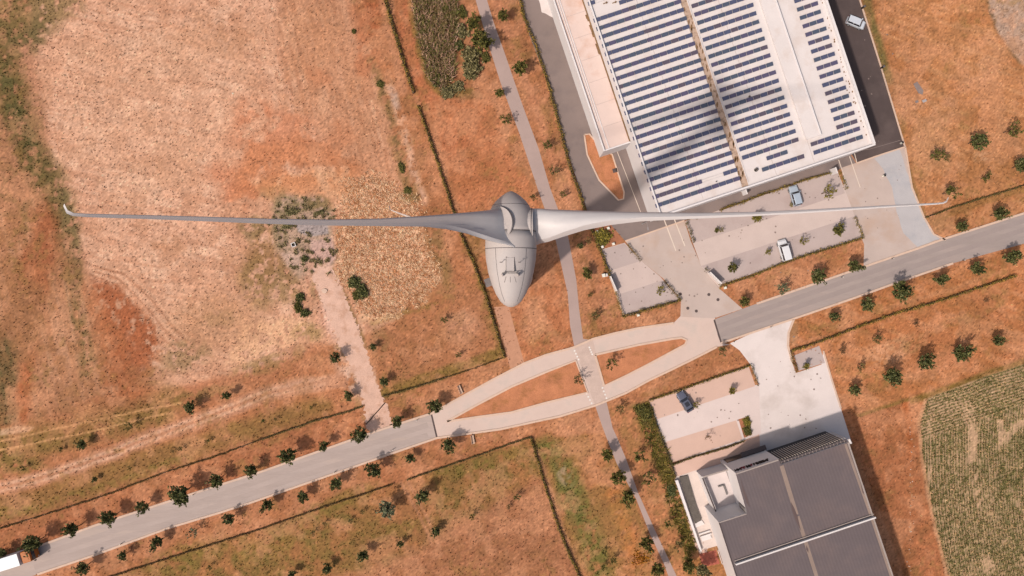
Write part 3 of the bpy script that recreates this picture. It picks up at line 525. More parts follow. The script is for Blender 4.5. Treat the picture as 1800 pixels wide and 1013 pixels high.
# crossing studs
b = MB()
for a, c in (((1010, 617), (1017, 632)), ((1036, 611), (1041, 623)), ((1031, 692), (1040, 709)), ((1059, 682), (1066, 700))):
    for k in range(4):
        t = k / 3; p = P(a[0] + (c[0] - a[0]) * t, a[1] + (c[1] - a[1]) * t); b.box((p.x, p.y, .034), (.32, .32, .006), R(-15))
tag(b.build("crossing_marking", mat("stud_paint", (246, 234, 222), var=.1)), "rows of white square crossing marks where the path crosses", "road marking", kind="structure")
for i, (u, v) in enumerate(((1209, 542), (1224, 547), (1246, 518), (1262, 527), (1196, 517))):
    p = P(u, v, 0); b = MB(); b.tube((0, 0, 0), (0, 0, .012), .32, .32, 14); o = b.build("manhole_cover", mat("cast_iron", (96, 80, 76), var=.2)); o.location = (p.x, p.y, .017)
    tag(o, ["dark manhole cover near the forecourt's west kerb", "dark manhole cover beside the road junction", "small dark drain cover by the lot entrance", "dark drain cover nearest the eastern hedge corner", "small dark cover in the forecourt centre"][i], "manhole cover", "manhole covers on the forecourt")
# ------------------------------------------------------------------ wind turbine
m_white = mat("turbine_paint", (199, 184, 176), rough=.65, var=.03, scale=.6, var2=.03, scale2=3, spec=.4, stain=(196, 184, 178), stain_amt=.5, stain_scale=.5)
m_blade = mat("blade_paint", (222, 210, 204), rough=.5, var=.03, scale=.4, var2=.02, scale2=3, spec=.45, stain=(208, 196, 192), stain_amt=.4, stain_scale=.4)
m_seam = mat("seam_dark", (110, 100, 98), var=.1)
m_tower = mat("tower_paint", (222, 208, 198), rough=.6, var=.03, scale=.3, var2=.02)
HZ = 81.3
T0 = empty("wind_turbine", (P(903, 485).x, P(903, 485).y, 0), 0, "tall white wind turbine with an egg shaped nacelle and three blades", "wind turbine")
tx, ty = T0.location.x, T0.location.y
b = MB(); rg = []
for z, r in ((0, 3.95), (8, 3.6), (20, 2.95), (30, 2.45), (40, 2.05), (52, 1.7), (64, 1.45), (79.2, 1.2)):
    rg.append([(r * math.cos(t), r * math.sin(t), z) for t in [2 * math.pi * k / 40 for k in range(40)]])
b.loft(rg); b.build("tower", m_tower, T0, smooth=True)
d0 = CAMH - HZ; kx = d0 / FPX
cxn = (898 - CU) * kx - tx
def yv(v): return (CV - v) * kx - ty
prof = [(336, .3), (337.2, 4), (340, 9.5), (346, 18), (354, 26.5), (362, 32.5), (372, 37.5), (385, 41), (400, 43.2), (407, 43.8), (420, 44.8), (438, 45.2), (456, 44), (479, 40), (502, 33), (518, 26), (530, 18.5), (536, 12), (539.5, 5), (540.3, .3)]
def ring(v, hw, n=48, dz=0):
    r = hw * kx; return [(cxn + r * math.cos(t), yv(v), HZ + dz + r * math.sin(t)) for t in [2 * math.pi * k / n for k in range(n)]]
def revolve(pr): b = MB(); b.loft([ring(v, h) for v, h in pr]); return b
spin = revolve([p for p in prof if p[0] <= 407]).build("spinner", m_white, T0, smooth=True)
nac = revolve([(408.2, 43.9)] + [p for p in prof if p[0] > 407]).build("nacelle", m_white, T0, smooth=True)
def seam(v, hw, parent, a0=0, a1=2 * math.pi, w=.4):
    b = MB(); n = 60; r = hw * kx
    rr = [[(cxn + (r + o) * math.cos(t), yv(v) + s, HZ + (r + o) * math.sin(t)) for o, s in ((-.05, -w * kx), (.012, -w * kx), (.012, w * kx), (-.05, w * kx))] for t in [a0 + (a1 - a0) * k / n for k in range(n + 1)]]
    b.loft(rr, caps=False); return b.build("seam", m_seam, parent)
seam(407.6, 43.95, nac, w=.8); seam(438, 45.3, nac, w=.55); seam(361.5, 32.3, spin, w=.3)
for sgn in (-1, 1):
    b = MB(); pts = []
    for v_, h_ in [(439, 45.2)] + [p_ for p_ in prof if 445 < p_[0] < 531]:
        rr_ = h_ * kx; t_ = math.pi / 2 + sgn * .62; pts.append((cxn + (rr_ + .012) * math.cos(t_), yv(v_), HZ + (rr_ + .012) * math.sin(t_)))
    for a_, c_ in zip(pts[:-1], pts[1:]): b.tube(a_, c_, .018, n=4, cap=False)
    b.build("shell_joint", m_seam, nac)
def nz(v, dx=0):                           # height of the nacelle skin
    for i in range(len(prof) - 1):
        if prof[i][0] <= v <= prof[i + 1][0]:
            t = (v - prof[i][0]) / (prof[i + 1][0] - prof[i][0]); r = (prof[i][1] + (prof[i + 1][1] - prof[i][1]) * t) * kx; break
    return HZ + math.sqrt(max(0, r * r - dx * dx))
hx = cxn - .05
b = MB(); b.box((hx, yv(466), nz(466) + .02), (.74, 1.28, .22)); b.build("hatch", m_white, nac, bevel=.03)
b = MB(); b.box((hx, yv(466), nz(466) - .02), (.84, 1.40, .2)); b.build("hatch_frame", m_seam, nac)
b = MB(); zz = nz(481) + .45
b.tube((hx - .75, yv(481), zz), (hx + .75, yv(481), zz), .045, n=8); b.tube((hx - .55, yv(481), zz - .8), (hx - .55, yv(481), zz), .04, n=8); b.tube((hx + .55, yv(481), zz - .8), (hx + .55, yv(481), zz), .04, n=8)
b.build("sensor_bar", mat("metal_grey", (150, 140, 135), var=.1, metal=.4), nac)
for s in (-1, 1):
    b = MB(); b.tube((hx + s * .72, yv(484), zz - .7), (hx + s * .72, yv(484), zz + .02), .15, .12, 12); b.tube((hx + s * .72, yv(484), zz + .02), (hx + s * .72, yv(484), zz + .16), .12, .03, 12); b.build("beacon_lamp", m_white, nac, smooth=False)
    b = MB(); b.tube((hx + s * .86, yv(463), nz(463, .8) - .1), (hx + s * .86, yv(463), nz(463, .8) + .75), .03, n=6); b.tube((hx + s * .86 - .14, yv(463), nz(463, .8) + .75), (hx + s * .86 + .14, yv(463), nz(463, .8) + .75), .035, n=6); b.build("wind_sensor", m_seam, nac)
for s in (-.9, 0, .9):
    b = MB(); b.tube((hx + s * .45, yv(487), nz(487, .4 * s) - .01), (hx + s * .62, yv(497), nz(497, .56 * s) - .005), .022, n=5); b.build("grab_rail", m_seam, nac)
# blades: stations (r, y of leading edge, y of trailing edge, tangential shift of trailing edge, thickness) relative to the hub centre
hy = (CV - 396) * kx - ty
ST = [(1.95, 1.62, -2.12, 1.72, 1.9), (2.3, 1.61, -1.9, 1.5, 1.88), (2.8, 1.60, -1.72, 1.34, 1.8), (3.6, 1.53, -1.56, 1.28, 1.6), (5.0, 1.46, -1.12, 1.10, 1.25), (7.1, 1.38, -.50, .85, .92), (9.6, 1.30, -.02, .50, .72), (12.5, 1.22, .32, .22, .56),
      (17.9, 1.14, .56, .05, .38), (23, 1.20, .78, .02, .28), (28, 1.40, 1.06, 0, .22), (32.5, 1.64, 1.36, 0, .16), (36.5, 1.84, 1.62, 0, .12), (39.6, 1.98, 1.80, 0, .09), (40.35, 2.04, 1.88, 0, .08), (40.65, 2.20, 2.02, 0, .07), (40.8, 2.52, 2.36, 0, .04)]
def blade(theta, tilt, bend=False):
    th = R(theta); rad = Vector((math.cos(th), 0, math.sin(th))); tan = Vector((math.sin(th), 0, -math.cos(th)))
    H = Vector((cxn, hy, HZ)); FX = [0, .012, .05, .13, .28, .5, .75, 1.0]; GX_ = [0, .2, .45, .7, 1.0]; patches = ([], [], [], [])
    for r, yl, yt, tw, tk in ST:
        ch = yl - yt; blend = max(0, min(1, (r - 2.0) / 2.5)); out = max(0, min(1, (r - 1.4) / 2.6)); xs = .90 - .27 * max(0, min(1, (r - 4) / 7)); tk2 = max(tk, .34 * ch * out)
        def pt(x, sg):
            foil = 2.6 * (.2969 * math.sqrt(max(x, 0)) - .126 * x - .3516 * x * x + .2843 * x ** 3 - .1036 * x ** 4) * 1.9
            el = math.sqrt(max(0, 1 - (2 * x - 1) ** 2)) * .5 * (1 - .55 * x)
            flat = .5 * min(1, x / .12) ** .5 if x <= xs + 1e-6 else .5 * (1 - (x - xs) / (1 - xs)) + .02
            h = (el * (1 - blend) + (foil * (1 - out) + flat * out) * blend) * (tk * (1 - out) + tk2 * out) * sg * .9
            off = Vector((0, yl - ch * x, 0)) + tan * (tw * x ** 3 - .8 * ch * min(x, .63) * (.25 + .75 * max(0, min(1, (r - 3) / 5))) * blend + h)
            return H + rad * r + off + Vector((0, -tilt * (r * r / 41 if bend else r) * math.sin(th), 0))
        A_ = [x * xs for x in FX]; B_ = [xs + x * (1 - xs) for x in GX_]
        patches[0].append([pt(x, 1) for x in A_]); patches[1].append([pt(x, 1) for x in B_])
        patches[2].append([pt(x, -1) for x in reversed(A_)]); patches[3].append([pt(x, -1) for x in reversed(B_)])
    b = MB()
    for rg_ in patches: b.loft(rg_, closed=False, caps=False)
    for k_ in (0, -1):
        b.quad(patches[0][k_] + patches[1][k_][1:] + patches[3][k_][1:] + patches[2][k_][1:-1])
    bo = b.build("blade", m_blade, T0, smooth=True)
    c = MB(); c.tube(H + rad * .9, H + rad * 1.75, 1.42, 1.62, 36, False); c.tube(H + rad * 1.75, H + rad * 2.18, 1.62, 1.62, 36); c.build("root_collar", m_white, bo, smooth=False)
    c = MB(); c.tube(H + rad * 2.0, H + rad * 2.06, 1.66, 1.66, 36); c.build("root_seam", m_seam, bo)
blade(4, .05); blade(124, .127); blade(-116, .095, True)
b = MB(); p = P(858, 497); b.box((0, 0, .06), (1.3, 1.7, .12), R(20))
for k in range(6): b.box((0, -.6 + k * .24, .15), (1.1, .06, .06), R(20))
o = b.build("steel_grating", mat("galvanised", (140, 128, 124), var=.15)); o.location = p; tag(o, "small grey steel grating on the orange grass by the turbine foot", "grating")
# ------------------------------------------------------------------ white warehouse with solar rows
m_roofw = mat("roof_membrane", (240, 224, 216), rough=.7, var=.04, scale=.25, var2=.03, scale2=4, stain=(216, 188, 170), stain_amt=.35, stain_scale=.35)
m_wallw = mat("cladding_white", (243, 230, 224), rough=.6, var=.03, scale=.3, var2=.02)
m_valley = mat("gutter_dirt", (206, 172, 148), var=.12, scale=.6, var2=.15, scale2=4, stain=(120, 90, 62), stain_amt=.85, stain_scale=1.1)
m_stain = mat("moss_stain", (140, 104, 70), var=.3, scale=1, var2=.3, scale2=6)
ZF = 10.0
def Q(u, v, z): p = P(u, v, z); return (p.x, p.y)
BL = (1160.5, 382)
def roof_uv(a, c): return (BL[0] + .9483 * a + .3173 * c, BL[1] - .3173 * a + .9483 * c)     # a along the front, c towards the viewer's bottom (px)
org = P(*BL, ZF); W0 = empty("warehouse", (org.x, org.y, 0), 0, "big white flat roofed warehouse carrying rows of solar panels", "warehouse")
ox, oy = org.x, org.y
def loc(u, v, z): p = P(u, v, z); return (p.x - ox, p.y - oy)
LEN = -520
f4 = [loc(*roof_uv(0, 0), ZF), loc(*roof_uv(397, 0), ZF), loc(*roof_uv(397, LEN), ZF), loc(*roof_uv(0, LEN), ZF)]
b = MB(); b.prism(f4, 0, ZF, cap=False); b.build("wall", m_wallw, W0)
b = MB(); b.quad([(x, y, ZF) for x, y in f4]); roofo = b.build("roof", m_roofw, W0)
def roofbar(name, a0, c0, a1, c1, h, m, parent, z=ZF, w=None, ww=None):
    pts = [loc(*roof_uv(a, c), z) for a, c in ((a0, c0), (a1, c0), (a1, c1), (a0, c1))]; b = MB(); b.prism(pts, z + (0 if h > .02 else .0), z + h, bottom=False); return b.build(name, m, parent)
roofbar("parapet", .0, -3.0, 397, 0, .55, m_wallw, W0); roofbar("parapet", 393.2, LEN, 397, -3.0, .75, m_wallw, W0)
roofbar("parapet", 0, LEN, 2.6, -3.0, .45, m_wallw, W0)
# valley gutter between the two panel fields
va = (1311.5 - BL[0]) * .9483 - (331 - BL[1]) * .3173
roofbar("valley_gutter", va - 6.2, LEN, va + 5.6, -4, .012, m_valley, W0)
roofbar("gutter_lip", va - 7.6, LEN, va - 6.2, -8, .16, m_roofw, W0); roofbar("gutter_lip", va + 5.6, LEN, va + 7.0, -8, .16, m_roofw, W0)
b = MB(); rr = random.Random(4)
for k in range(60):
    a = va + rr.uniform(-4.5, 4.5); c = rr.uniform(-440, -8); x, y = loc(*roof_uv(a, c), ZF); s = rr.uniform(.12, .42)
    b.prism([(x + s * rr.uniform(.5, 1) * math.cos(t) * .6, y + s * 2 * rr.uniform(.5, 1) * math.sin(t)) for t in [k2 * 1.05 for k2 in range(6)]], ZF + .012, ZF + .05)
for k in range(70):
    a = 391 - abs(rr.gauss(0, 3)); c = rr.uniform(-440, -6); x, y = loc(*roof_uv(a, c), ZF); s = rr.uniform(.05, .14)
    b.prism([(x + s * math.cos(t), y + s * 1.6 * math.sin(t)) for t in [k2 * 1.05 for k2 in range(6)]], ZF, ZF + .03)
b.build("moss_patches", m_stain, W0)["kind"] = "stuff"
# raised roof monitor
def par(u, v, z): a = u - BL[0]; c = v - BL[1]; return (a * .9483 - c * .3173, a * .3173 + c * .9483)
ma1, mc1 = par(1441.5, 238, 0); mon = roofbar("roof_monitor", ma1 - 27, LEN, ma1, mc1, .55, m_roofw, W0)
roofbar("monitor_edge", ma1 - 1.6, LEN, ma1 + .5, mc1 + .5, .68, m_wallw, W0)
for a in (va - 78, va + 58, va + 128): roofbar("sheet_joint", a, LEN, a + .5, -6, .02, mat("joint_line", (200, 178, 168), var=.1), W0)
for (u, v, r, h) in ((1328.5, 299, .34, .5), (1299, 166, .12, .3), (1317, 170, .16, .25), (1259, 319.5, .1, .3)):
    x, y = loc(u, v, ZF); b = MB(); b.tube((x, y, ZF), (x, y, ZF + h), r, r, 16, False); b.tube((x, y, ZF + h * .5), (x, y, ZF + h * .6), r * .55, r * .5, 12); b.build("vent_pipe", mat("pipe_dark", (84, 74, 68), var=.2), W0)
for (u, v) in ((1064, 6), (1080, 5)):
    x, y = loc(u, v, ZF); b = MB(); b.box((x, y, ZF + .12), (.9, .12, .2), R(20)); b.box((x + .2, y + .1, ZF + .1), (.12, .4, .16), R(20)); b.build("pipe_stub", m_stain, W0)
# annex
ZA = 6.4
a0 = [(1054, 277), (1098.5, 262.1)]
ab = P(1054, 277, 0); b = MB()
pb = [(ab.x - ox, ab.y - oy)]; wv = f4[0]; nrm = -BU.to_2d()
lw = Vector((f4[0][0], f4[0][1])); back = -BV.to_2d()
t = (Vector(pb[0]) - lw).dot(back); depth = (Vector(pb[0]) - lw).dot(nrm)
A1 = lw + back * t; A2 = lw + back * (-LEN * .11); B1 = A1 + nrm * depth; B2 = A2 + nrm * depth
an = [tuple(B1), tuple(A1), tuple(A2), tuple(B2)]
AX = MB(); AX.prism([tuple(B1), tuple(A1 - nrm * -.004), tuple(A2 + nrm * .004), tuple(B2)], 0, ZA, cap=False); axo = AX.build("annex", m_wallw, W0)
m_axr = mat("annex_membrane", (236, 206, 192), rough=.75, var=.05, scale=.3, var2=.03, stain=(214, 160, 130), stain_amt=.55, stain_scale=.22)
b = MB(); b.quad([(p[0], p[1], ZA) for p in (B1, A1 + nrm * .004, A2 + nrm * .004, B2)]); b.build("annex_roof", m_axr, axo)
def axbar(name, t0, t1, d0_, d1_, h, m, z=ZA): # t from annex end backwards (m), d from warehouse wall outwards
    pts = [A1 + back * t0 + nrm * d0_, A1 + back * t0 + nrm * d1_, A1 + back * t1 + nrm * d1_, A1 + back * t1 + nrm * d0_]; b = MB(); b.prism([tuple(p) for p in pts], z, z + h); return b.build(name, m, axo)
Lx = (A2 - A1).length
axbar("annex_parapet", 0, Lx, depth - .3, depth, .4, m_wallw); axbar("annex_parapet", 0, .25, .1, depth - .3, .25, m_wallw)
axbar("annex_gutter", .25, Lx, .01, .28, .05, m_stain); axbar("pipe_run", .3, Lx, depth - 1.35, depth - 1.2, .12, m_wallw); axbar("pipe_run", 6, Lx, depth - .95, depth - .8, .12, m_wallw)
for tt in (4.6, 9.2, 13.8, 18.4, 23, 27.6, 32.2): axbar("roof_joint", tt, tt + .07, .3, depth - 1.6, .02, mat("joint_line", None))
for k in range(14):
    tt = rr.uniform(16, 33); axbar("stain", tt, tt + rr.uniform(.5, 1.4), .3, .3 + rr.uniform(.1, .35), .02 + k * .0007, m_stain)
# shallow base kerb and door canopies under the front wall
for (u, v) in ((1305, 339), (1461, 303)):
    p = P(u, v); b = MB(); b.box((p.x - ox, p.y - oy, 1.3), (.22, 1.3, 2.6), R(18.5) ); b.build("downpipe", m_wallw, W0)
# solar rows: every row is a thing, every panel a part
pm = [mat("solar_glass_%s" % n, c, rough=.28, var=.06, scale=.8, var2=.08, scale2=9, spec=.5) for n, c in (("blue", (88, 90, 114)), ("violet", (96, 88, 112)), ("slate", (86, 92, 108)), ("plum", (100, 88, 100)))]
PW, PD, PITCH = 1.33, .76, 13.1
pmesh = []
for k, m in enumerate(pm):
    b = MB(); b.box((PW / 2, 0, .2), (PW, PD, .045), 0, ('X', R(9))); me = bpy.data.meshes.new("solar_panel"); me.from_pydata(b.v, [], b.f); me.materials.append(m); pmesh.append(me)
rail = MB(); rail.box((.5, 0, .06), (1, .05, .08)); 
rn = [0]
def solar_row(u, v, n, label, a0=0, skip=()):
    p = P(u, v, ZF); o = empty("solar_row", (p.x, p.y, ZF), BA, label, "solar panel row", "solar panel rows on the warehouse roof"); rn[0] += 1
    for k in range(n):
        if k in skip: continue
        q = bpy.data.objects.new("solar_panel", pmesh[int(rng.choice(4, p=[.42, .25, .23, .10]))]); link(q, o); q.location = (k * PITCH * (CAMH - ZF) / FPX, 0, 0)
    b = MB(); Lr = n * PITCH * (CAMH - ZF) / FPX
    b.box((Lr / 2 - .05, -.25, .05), (Lr, .05, .1)); b.box((Lr / 2 - .05, .25, .08), (Lr, .05, .16)); b.build("mounting_rail", mat("aluminium", (236, 224, 218), var=.05, metal=.3), o)
SP = 14.79
def rowpt(u0, v0, k): return (u0 + 4.93 * k, v0 + SP * k)
WEST, MID, EAST = "west field", "middle field", "east field"
for k in range(-6, 23):
    u, v = rowpt(1043.4, 37.5, k); d = 22 - k
    pos = "the row nearest the south eave" if d == 0 else ORD[min(d + 1, 26)] + " row up from the south eave"
    if k == -1: solar_row(*rowpt(1043.4 + 4 * 12.42, 37.5 - 4 * 4.15, -1), 8, "eight panels in the west field beside a bare roof patch")
    elif k == -2: solar_row(*rowpt(1043.4, 37.5, -2), 12, "west field row with one lone panel at its left end", skip=(1, 2, 3, 4, 5))
    elif k < -2: solar_row(u, v, 12, "twelve panels in the west field, far " + pos.replace(" from the south eave", "")) if k > -5 else None
    elif k == 21: solar_row(u, v, 12, "west field row broken by a gap, one up from the eave", skip=(7, 8, 9))
    else: solar_row(u, v, 12, "twelve dark panels in the west field, " + pos)
for k in range(-4, 19):
    u, v = rowpt(1304.0 - 4.93 * 18, 278.5 - SP * 18, k); d = 18 - k + 3
    solar_row(u, v, 8, "eight dark panels in the middle field, " + ORD[min(d, 26)] + " row up from the south eave")
solar_row(1347, 279.5, 3, "short row of three panels above the roof vent"); solar_row(1339, 299.5, 6, "row of six panels beside the round roof vent, nearest the south eave")
for k in range(-5, 15):
    u, v = rowpt(1400.5, 18.3, k); solar_row(u, v, 3, "three dark panels in the narrow east field, " + ORD[min(15 - k + 2, 26)] + " row up from the south eave")
solar_row(1424.5, 255, 7, "row of seven panels below the monitor, second from the south eave"); solar_row(1429.4, 269.6, 7, "row of seven panels at the roof's south-east corner")
# ------------------------------------------------------------------ grey roofed building in the south-east
ZM, ZW = 10.5, 4.8
m_tau = mat("standing_seam_roof", (116, 102, 101), rough=.6, var=.07, scale=.2, var2=.05, scale2=5, stripes=(.62, .025, -R(18.5), .6), stain=(128, 108, 102), stain_amt=.6, stain_scale=.1, spec=.1)
m_glassd = mat("dark_glass", (44, 38, 37), rough=.25, var=.05, spec=.3)
og = P(1293, 832, ZM); G0 = empty("showroom", (og.x, og.y, 0), 0, "grey standing seam roofed building with a louvred front and sunken white terrace", "building")
def lg(u, v, z): p = P(u, v, z); return (p.x - og.x, p.y - og.y)
R1, R2, R2b, R4, R5, R6, R8, R9 = (1293, 832), (1369, 807), (1373, 817), (1492, 777), (1640, 1221), (1366, 1238), (1263, 918), (1313, 902)
mainp = [lg(*q, ZM) for q in (R1, R2, R2b, R4, R5, R6, R8, R9)]
b = MB(); b.prism(mainp, 0, ZM, cap=False); b.build("wall", m_wallw, G0)
import bmesh
def polymesh(name, pts, z, m, parent):
    me = bpy.data.meshes.new(name); bm = bmesh.new(); f = bm.faces.new([bm.verts.new((p[0], p[1], z)) for p in pts]); f.normal_update()
    if f.normal.z < 0: f.normal_flip()
    bmesh.ops.triangulate(bm, faces=bm.faces[:]); bm.to_mesh(me); bm.free(); me.materials.append(m); o = bpy.data.objects.new(name, me); link(o, parent); return o
polymesh("roof", mainp, ZM, m_tau, G0)
def edge(name, a, c, w, h, m, z, parent=G0, both=True):
    p = Vector(lg(*a, z)); q = Vector(lg(*c, z)); d = (q - p).normalized(); n = Vector((-d.y, d.x)) * (w / 2); b = MB(); b.prism([tuple(p + n), tuple(p - n), tuple(q - n), tuple(q + n)], z, z + h); return b.build(name, m, parent)
m_trim = mat("roof_trim", (176, 158, 148), rough=.5, var=.05)
m_trimw = mat("roof_trim_white", (240, 226, 218), rough=.5, var=.03)
edge("eave_trim", (1294, 833), (1368, 808.6), .25, .12, m_trim, ZM); edge("eave_trim", (1264.5, 918.5), (1312, 903.2), .2, .12, m_trim, ZM)
edge("eave_trim", (1490.5, 778), (1638, 1220), .28, .14, m_trim, ZM); edge("eave_trim", (1264.5, 920), (1367.5, 1237), .2, .1, mat("gutter_dark", (92, 78, 76), var=.1), ZM); edge("corner_trim", (1490.5, 771.5), (1494.5, 779), .3, .5, m_trimw, ZM)
edge("fire_wall", (1291.5, 990.5), (1536.5, 908), .28, .75, m_trimw, ZM); edge("fire_wall_gutter", (1290.5, 985.8), (1535, 903.5), .16, .22, m_trim, ZM)
edge("roof_gutter", (1374, 819), (1400, 905), .8, .015, mat("gutter_tan", (158, 134, 120), var=.1, scale=.5), ZM); edge("roof_gutter", (1402, 908), (1450, 1060), .7, .013, mat("gutter_tan", None), ZM)
edge("roof_gutter", (1486, 781), (1530, 905), .45, .013, mat("gutter_tan", None), ZM); edge("roof_gutter", (1532, 912), (1622, 1180), .4, .013, mat("gutter_tan", None), ZM)
def sliver(pts, m, name="puddle"):
    q = [lg(u, v, ZM) for u, v in pts]; return polymesh(name, q, ZM + .03, m, G0)
m_pud = mat("damp_dirt", (106, 86, 82), rough=.5, var=.1)
sliver([(1390, 882), (1396, 893), (1402, 908), (1408, 934), (1399, 916), (1392, 897)], m_pud); sliver([(1417, 958), (1421, 966), (1421, 972), (1417, 966)], m_pud)
sliver([(1512, 846), (1518, 852), (1522, 866), (1524, 874), (1516, 866)], m_pud); sliver([(1302, 840), (1306, 856), (1314, 876), (1318, 892), (1312, 884), (1305, 862)], m_pud)
# louvred front
b = MB(); pA = Vector(lg(1373.5, 817.5, ZM)); pB = Vector(lg(1491, 778, ZM)); dd = (pB - pA).normalized(); nn = Vector((-dd.y, dd.x)); Lf = (pB - pA).length; NF = 27
for k in range(NF):
    p = pA + dd * (.25 + (Lf - .4) * k / (NF - 1)) + nn * .8; b.box((p.x, p.y, 6.9), (.07, .10, 6.4), math.atan2(dd.y, dd.x))
b.build("louvre_screen", mat("louvre_metal", (236, 214, 198), var=.05), G0)
b = MB(); b.prism([tuple(pA + nn * .1), tuple(pB + nn * .1), tuple(pB + nn * .2), tuple(pA + nn * .2)], .2, ZM - .5); b.build("curtain_wall", m_glassd, G0)
b = MB(); b.prism([tuple(pA + nn * .21), tuple(pB + nn * .21), tuple(pB + nn * .62), tuple(pA + nn * .62)], ZM - .42, ZM - .3, bottom=True); b.build("canopy", mat("canopy_grey", (96, 84, 84), var=.1), G0)
for k in range(38):
    p = pA + dd * (Lf * (k + .5) / 38) + nn * .35
    if k % 2 == 0: b2 = MB(); b2.box((p.x, p.y, ZM - .27), (.08, .5, .05), math.atan2(dd.y, dd.x)); b2.build("canopy_rib", m_trim, G0)
# sign wall with raised letter strokes (illegible in the photograph), shop window
sA = Vector(lg(*R1, ZM)); sB = Vector(lg(*R2, ZM)); sd = (sB - sA).normalized(); sn = Vector((-sd.y, sd.x)); sL = (sB - sA).length; sang = math.atan2(sd.y, sd.x)
b = MB(); b.prism([tuple(sA + sd * .6 + sn * .02), tuple(sA + sd * (sL - .2) + sn * .02), tuple(sA + sd * (sL - .2) + sn * .1), tuple(sA + sd * .6 + sn * .1)], .3, 3.0); b.build("shop_window", m_glassd, G0)
b = MB(); b.prism([tuple(sA + sd * 3.8 + sn * .12), tuple(sA + sd * (sL + .3) + sn * .12), tuple(sA + sd * (sL + .3) + sn * 1.1), tuple(sA + sd * 3.8 + sn * 1.1)], 2.9, 3.1, bottom=True); b.build("door_canopy", mat("canopy_grey", None), G0)
ll = random.Random(5); m_let = mat("letter_black", (52, 38, 36), var=.1); m_letr = mat("letter_red", (150, 60, 66), var=.1)
x = .35
for k in range(13):
    w = ll.choice((.32, .4, .45)); hL = .95; z0 = 8.75; b = MB()
    def st_(cx_, cz_, dx_, dz_): p = sA + sd * (x + cx_) + sn * .12; b.box((p.x, p.y, z0 + cz_), (dx_, .22, dz_), sang)
    st_(0, hL / 2, .1, hL)
    pat = ll.choice(("E", "O", "H", "L", "U"))
    if pat in "EOL": st_(w / 2, .05, w, .1)
    if pat in "EO": st_(w / 2, hL - .05, w, .1)
    if pat in "EH": st_(w / 2, hL / 2, w, .1)
    if pat in "OHU": st_(w, hL / 2, .1, hL)
    if pat == "U": st_(w / 2, .05, w, .1)
    b.build("sign_letter", m_letr if k in (2, 3, 6) else m_let, G0); x += w + .16
# front-left wing: lower walls round a sunken white terrace
WP = [(1234, 838.5), (1280.5, 825), (1302.5, 889.5), (1259.5, 903.5)]; wq = [Vector(lg(*q, ZW)) for q in WP]
cen = sum(wq, Vector((0, 0))) / 4
def inset(q, i, w):
    a, c, d = q[i - 1], q[i], q[(i + 1) % len(q)]; d1 = (c - a).normalized(); d2 = (d - c).normalized(); s = 1 if (d1.x * d2.y - d1.y * d2.x) > 0 else -1
    return c + (Vector((-d1.y, d1.x)) + Vector((-d2.y, d2.x))) * w * s
wi = [inset(wq, i, .28) for i in range(4)]
for i, j in ((0, 1), (3, 0)):
    b = MB(); b.prism([tuple(wq[i]), tuple(wq[j]), tuple(wi[j]), tuple(wi[i])], 0, ZW); b.build("terrace_wall", m_wallw, G0)
polymesh("terrace_floor", [tuple(q) for q in wi], 3.35, mat("terrace_tiles", (232, 212, 204), var=.05, scale=.6, var2=.03), G0)
edge("terrace_rim", (1235, 840), (1260, 903.5), .3, .04, mat("gutter_dark", None), ZW); edge("terrace_rim", (1236, 838.8), (1280, 826), .3, .04, m_trim, ZW)
for a, c in (((1262, 855), (1271.5, 852)), ((1271.5, 852), (1277.5, 869))): edge("duct", a, c, .25, .35, mat("metal_grey", None), 3.36)
b = MB(); q = Vector(lg(1304, 887, 7)); b.box((q.x, q.y, 8.6), (1.0, .9, 3.7), R(18)); b.build("flue", mat("metal_grey", None), G0)
for (u, v) in ((1300, 934 + 0), ): pass
for k, (u, v, n) in enumerate(((1241, 862, 1), (1248, 885, 1), (1262, 928, 2), (1268, 950, 2))):
    q = Vector(lg(u, v, 0)); b = MB(); b.box((q.x + .0, q.y, 1.4), (.12, 1.5 if n == 1 else 2.0, 2.2), R(18.5)); b.build("window", m_glassd, G0)
# terrace garden west of the building
m_tile = mat("pale_slabs", (232, 208, 194), var=.06, scale=.6, var2=.06, scale2=5)
sheet("terrace", [(1187, 839), (1225, 826), (1247, 880), (1272, 955), (1267, 958), (1230, 968)], .03, m_tile, "pale slab terrace along the building's west wall", "terrace")
def px_box(name, pts, h, m, label=None, cat=None, z=0, parent=None):
    q = [P(u, v) for u, v in pts]; c = sum(q, Vector()) / len(q); b = MB(); b.prism([(p.x - c.x, p.y - c.y) for p in q], 0, h); o = b.build(name, m, parent); o.location = (c.x, c.y, z); return tag(o, label, cat) if label else o
px_box("garden_wall", [(1185.5, 843), (1190, 842), (1232, 966), (1229.5, 969)], .9, m_wallw, "low white garden wall west of the slab terrace", "wall")
px_box("planter", [(1194, 838), (1208, 835), (1224, 889), (1233, 912), (1222, 920), (1214, 904)], .35, mat("planter_gravel", (104, 94, 86), var=.2, scale=1.5, var2=.25, scale2=7), "long dark planter bed on the slab terrace", "planter")
px_box("patio_step", [(1221, 920), (1233, 914), (1238, 921), (1223, 927)], .25, m_trimw, "white wedge step at the planter's end", "step")
for k, (u, v) in enumerate(((1237.5, 934.5), (1240, 939.5))):
    px_box("garden_bench", [(u - 10, v + 3), (u + 9, v - 3.2), (u + 9.7, v - 1), (u - 9.3, v + 5.2)], .45, m_trimw, ("upper" if k == 0 else "lower") + " of two white benches on the slab terrace", "bench")
px_box("patio_table", [(1231, 943), (1247, 938), (1251, 946), (1234, 951)], .3, m_trimw, "low white table beside the terrace benches", "table")
px_box("mulch_bed", [(1229, 974), (1258, 967), (1265, 991), (1235, 997)], .05, mat("red_mulch", (186, 100, 80), var=.15, scale=1.2, var2=.2, scale2=6), "square bed of red mulch south of the terrace", "flower bed")
